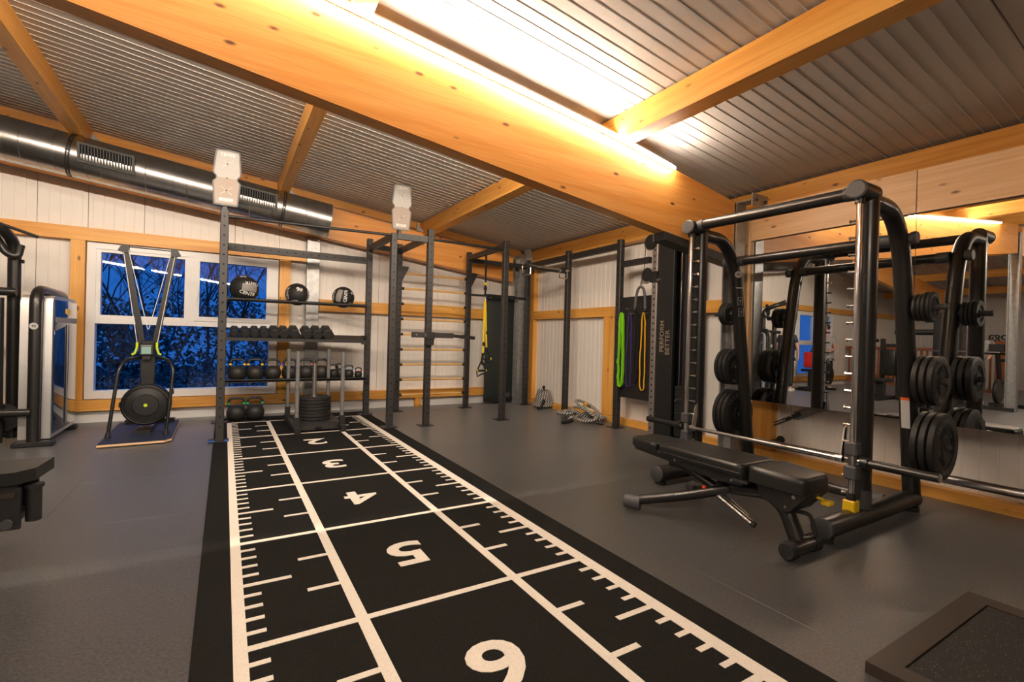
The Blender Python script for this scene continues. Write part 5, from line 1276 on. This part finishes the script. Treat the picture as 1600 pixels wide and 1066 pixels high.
def person(loc, rz, label, top, bottom, hair='hair', pose='stand', shoe='shoe_white'):
    t = thing('person', label, 'person', loc, rz=rz); WL[t.name] = Vector((0,0,0))
    lean = .0 if pose != 'bend' else .45
    def L(x, y, z):   # lean the upper body forward (-y) above the hips
        if z > .95 and lean: dz = z-.95; return (x, y-dz*math.sin(lean), .95+dz*math.cos(lean))
        return (x, y, z)
    hy = -.30 if pose == 'reach' else -.06
    N = {'pel':((0,0,.95),(.15,.10)),'bel':(L(0,-.01,1.10),(.135,.095)),'che':(L(0,-.01,1.30),(.16,.105)),'nb':(L(0,.005,1.45),(.07,.06)),'nk':(L(0,-.005,1.52),.05),'hd':(L(0,-.03,1.62),(.072,.085)),'hd2':(L(0,-.03,1.72),(.062,.078))}
    E = [('pel','bel'),('bel','che'),('che','nb'),('nb','nk'),('nk','hd'),('hd','hd2')]
    for s_, n in ((-1,'l'),(1,'r')):
        el = L(s_*.25, -.02 if pose == 'stand' else -.10, 1.13); wr = L(s_*.24, hy-.02, .93) if pose == 'stand' else L(s_*.17, -.33, 1.05)
        N.update({n+'sh':(L(s_*.175,0,1.41),.055),n+'el':(el,.04),n+'wr':(wr,.028),n+'hp':((s_*.09,0,.88),.085),n+'kn':((s_*.10,-.02,.50),.055),n+'an':((s_*.105,.01,.10),.04),n+'to':((s_*.115,-.14,.035),.035)})
        E += [('che',n+'sh'),(n+'sh',n+'el'),(n+'el',n+'wr'),('pel',n+'hp'),(n+'hp',n+'kn'),(n+'kn',n+'an'),(n+'an',n+'to')]
        w_ = Vector(wr); dr = (w_-Vector(el)).normalized()
        N[n+'pm'] = (tuple(w_+dr*.07), (.034,.018)); E.append((n+'wr', n+'pm'))
        for k, (o1, ln) in enumerate(((-.024,.07),(-.008,.08),(.008,.078),(.024,.06))):
            N[n+'f%d' % k] = (tuple(w_+dr*(.09)+Vector((0,o1,0))), .009); N[n+'g%d' % k] = (tuple(w_+dr*(.09+ln*.6)+Vector((-s_*.008,o1,0))), .0085); N[n+'h%d' % k] = (tuple(w_+dr*(.09+ln)+Vector((-s_*.022,o1,0))), .0075)
            E += [(n+'pm',n+'f%d' % k),(n+'f%d' % k,n+'g%d' % k),(n+'g%d' % k,n+'h%d' % k)]
        N[n+'t'] = (tuple(w_+dr*.05+Vector((-s_*.03,-.03,0))), .010); E.append((n+'wr', n+'t'))
    body = skin_obj('body', N, E, 'skin', t)
    g = 1.12
    S_ = {k: (N[k][0], tuple(a*g+.022 for a in N[k][1]) if isinstance(N[k][1], tuple) else N[k][1]*g+.012) for k in ('pel','bel','che')}
    S_['hem'] = ((0,0,.86),(.20,.15)); S_['nb'] = (L(0,.003,1.43), (.085,.075)); SE = [('hem','pel'),('pel','bel'),('bel','che'),('che','nb')]
    for s_, n in ((-1,'l'),(1,'r')):
        S_[n+'sh'] = (N[n+'sh'][0], .072); a, b_ = Vector(N[n+'sh'][0]), Vector(N[n+'el'][0]); S_[n+'slv'] = (tuple(a.lerp(b_, .62)), .062); SE += [('che',n+'sh'),(n+'sh',n+'slv')]
    skin_obj('shirt', S_, SE, top, t)
    P_ = {'top':((0,0,1.00),(.140,.10)),'pel':((0,0,.93),(.150,.108))}; PE_ = [('top','pel')]
    for s_, n in ((-1,'l'),(1,'r')):
        P_.update({n+'hp':((s_*.09,0,.87),.10),n+'kn':((s_*.10,-.02,.50),.075),n+'an':((s_*.105,.01,.11),.062)}); PE_ += [('pel',n+'hp'),(n+'hp',n+'kn'),(n+'kn',n+'an')]
    skin_obj('trousers', P_, PE_, bottom, t)
    mb = MB()
    for s_ in (-1, 1): mb.rbox(s_*.11-.05, s_*.11+.05, -.20, .075, 0, .085, .025, 3)
    build('shoe', mb, shoe, t)
    hc = Vector(L(0,-.02,1.70))
    mb = MB().sphere(hc+Vector((0,.018,.025)), .098, 18, 12, sc=(.93,1.05,.95)); build('hair', mb, hair, t, 180)
    f = Vector(L(0,-.118,1.655)); mb = MB()
    mb.sphere(f+Vector((0,-.004,-.01)), .014, 8, 6, sc=(.8,1.2,1.5)); build('nose', mb, 'skin', t, 180)
    mb = MB().sphere(f+Vector((-.03,.012,.015)), .009, 8, 6).sphere(f+Vector((.03,.012,.015)), .009, 8, 6); build('eye', mb, 'eye', t, 180)
    build('mouth', MB().sphere(f+Vector((0,.008,-.05)), .018, 8, 6, sc=(1.2,.5,.3)), 'lips', t, 180)
    build('ear', MB().sphere(hc+Vector((-.085,0,-.05)), .022, 8, 6, sc=(.4,.8,1.3)).sphere(hc+Vector((.085,0,-.05)), .022, 8, 6, sc=(.4,.8,1.3)), 'skin', t, 180)
    return t
person((-3.5,-.02,0), math.radians(-100), 'person in a navy t-shirt standing behind the weight tower, seen in mirror', 'navy_cloth', 'black_cloth')
person((-5.45,-.02,0), math.radians(80), 'person in a pale top and black trousers reaching forward, seen in mirror', 'grey_cloth', 'black_cloth', pose='reach')
person((-5.35,-3.1,0), math.radians(60), 'person in a grey shirt bending over, seen in mirror beside the dark tower', 'grey_cloth', 'navy_cloth', pose='bend')

# incline bench with flywheel and a red towel
ib = thing('incline_bench', 'black incline bench with round flywheel seen in the mirror', 'bench', (-4.1,-.35,0))
build('back_pad', MB().obox((-4.18,-.35,.92),(.09,.30,.75),Matrix.Rotation(math.radians(-38),3,'Y')), 'leather', ib)
build('seat', MB().rbox(-4.1,-3.75,-.5,-.2,.50,.57,.02,2), 'leather', ib)
build('base', MB().box(-4.7,-3.5,-.42,-.28,.03,.10).box(-4.7,-4.6,-.65,-.05,0,.06).box(-3.6,-3.5,-.65,-.05,0,.06).bar((-3.95,-.35,.08),(-3.95,-.35,.5),.08,.08).bar((-4.3,-.35,.08),(-4.15,-.35,.8),.07,.07), 'black_steel', ib, None)
build('flywheel', MB().lathe([(.12,-.03),(.25,-.03),(.26,0),(.25,.03),(.12,.03),(.12,-.03)], (-4.35,-.60,.42), (0,1,0), 28).bar((-4.58,-.6,.42),(-4.12,-.6,.42),.03,.04).bar((-4.35,-.6,.19),(-4.35,-.6,.65),.03,.04), 'black_plastic', ib, 40)
tag(build('towel', MB().rbox(-4.00,-3.90,-.52,-.18,.60,1.02,.03,2), 'red_cloth', None, 60, origin=(-3.95,-.35,.575)), 'red towel draped on the incline bench seen in the mirror', 'towel')
# seated press machine
pm = thing('press_machine', 'black seated press machine standing mid room, seen in the mirror', 'gym machine', (-3.4,-2.05,0))
build('upright_frame', MB().box(-3.75,-3.67,-2.12,-2.04,0,1.52).box(-3.75,-3.67,-1.80,-1.72,0,1.40).box(-3.75,-3.67,-2.04,-1.80,1.2,1.28), 'black_steel', pm, None)
build('arm', MB().tube(fillet([(-3.70,-2.2,1.35),(-3.4,-2.25,1.40),(-3.3,-2.25,1.0),(-3.25,-2.25,.75)], .15, 5), .04, n=12).tube(fillet([(-3.70,-1.65,1.35),(-3.4,-1.6,1.40),(-3.3,-1.6,1.0),(-3.25,-1.6,.75)], .15, 5), .04, n=12), 'black_tube', pm)
build('seat', MB().rbox(-3.45,-3.0,-2.1,-1.75,.42,.50,.02,2), 'leather', pm)
build('backrest', MB().rbox(-3.60,-3.50,-2.08,-1.77,.55,1.15,.03,2), 'leather', pm)
build('base', MB().box(-3.9,-2.95,-2.0,-1.85,.0,.08).box(-3.30,-3.15,-2.0,-1.85,.08,.42).box(-3.9,-3.8,-2.4,-1.5,0,.08), 'black_steel', pm, None)
build('plate', MB().lathe([(.03,-.03),(.2,-.03),(.2,.03),(.03,.03)], (-3.5,-2.38,.85), (0,1,0), 28), 'plate_rubber', pm)
# dark weight tower with arm
dt = thing('weight_tower', 'dark rounded weight tower with a horizontal arm seen in the mirror', 'gym machine', (-4.3,-2.75,0))
build('tower', MB().rbox(-4.55,-4.10,-3.05,-2.60,.05,1.88,.06,3), 'black_plastic', dt)
build('arm', MB().cyl((-4.3,-2.6,1.55),(-4.2,-1.9,1.55),.06,n=16), 'black_tube', dt)
build('base', MB().box(-4.7,-3.6,-3.1,-2.5,0,.06), 'black_steel', dt, None)
build('long_bar', MB().cyl((-3.9,-2.2,1.15),(-3.9,-3.7,1.15),.014,n=10), 'chrome', dt)
build('bar_stand', MB().box(-3.95,-3.85,-2.35,-2.30,.06,1.14).box(-3.95,-3.85,-3.1,-3.05,.06,1.14), 'black_steel', dt, None)
# exercise bike
bk = thing('exercise_bike', 'black exercise bike at the right of the mirror image', 'exercise bike', (-4.2,-3.6,0))
build('frame', MB().tube([(-4.6,-3.6,.06),(-4.45,-3.6,.55),(-4.1,-3.6,.45),(-3.9,-3.6,1.15)], .04, n=10).tube([(-4.45,-3.6,.55),(-4.55,-3.6,.95)], .03, n=10), 'black_steel', bk)
build('flywheel', MB().lathe([(0,-.03),(.24,-.03),(.25,0),(.24,.03),(0,.03)], (-4.0,-3.6,.36), (0,1,0), 28), 'black_plastic', bk)
build('saddle', MB().rbox(-4.70,-4.42,-3.70,-3.50,.95,1.02,.03,2), 'leather', bk)
build('handlebar', MB().tube(fillet([(-3.75,-3.82,1.38),(-3.75,-3.82,1.15),(-3.95,-3.8,1.12),(-3.95,-3.4,1.12),(-3.75,-3.38,1.15),(-3.75,-3.38,1.38)], .05, 3), .02, n=10), 'black_rubber', bk)
build('base', MB().box(-4.75,-4.65,-3.9,-3.3,0,.07).box(-3.75,-3.65,-3.9,-3.3,0,.07).box(-4.7,-3.7,-3.63,-3.57,.04,.09), 'black_steel', bk, None)
build('screen', MB().rbox(-3.86,-3.82,-3.72,-3.48,1.15,1.32,.01,1), 'black_plastic', bk)
ib.location.x -= .62; ib.location.y += .28
bpy.data.objects['towel'].location.x -= .62; bpy.data.objects['towel'].location.y += .28
pm.location.x -= .60; pm.location.y -= .05
dt.location.y -= .18
bk.location.x -= .55; bk.location.y -= .12
# wooden railing
rl = thing('wooden_railing', 'red-brown wooden stair railing across the far half of the hall', 'railing', (-8.0,-1.2,0))
build('handrail', MB().box(-8.05,-7.95,-2.85,.6,1.14,1.22), 'cherry_wood', rl, None)
build('bottom_rail', MB().box(-8.03,-7.97,-2.85,.6,.10,.16), 'cherry_wood', rl, None)
for k in range(26): build('baluster', MB().box(-8.02,-7.98,.5-k*.13,.54-k*.13,.16,1.14), 'cherry_wood', rl, None)
build('newel_post', MB().box(-8.15,-7.8,-3.22,-2.86,0,1.44), 'cherry_wood', rl, None)
# lettering on the far wall
mb = MB(); add_text(mb, 'Yoga', .34, (XL+.006,-2.0,1.62), (0,1,0), (0,0,1), .004, .004)
tag(build('wall_lettering', mb, 'black_plastic', None, None, origin=(XL,-1.85,1.5)), 'black word Yoga lettered on the far white wall seen in mirror', 'lettering')
# wall clock
ck = thing('wall_clock', 'round white wall clock on the back wall, visible only in the mirror', 'clock', (-3.25,.67,1.75))
build('face', MB().lathe([(0,.02),(.14,.02),(.14,0)], (-3.25,.697,1.75), (0,-1,0), 28), 'white_paint', ck)
build('rim', MB().lathe([(.135,0),(.155,0),(.155,.03),(.135,.03),(.135,0)], (-3.25,.697,1.75), (0,-1,0), 28), 'cap_grey', ck)
build('hand', MB().bar((-3.25,.673,1.75),(-3.25,.673,1.85),.008,.003).bar((-3.25,.673,1.75),(-3.18,.673,1.75),.008,.003), 'black_plastic', ck, None)
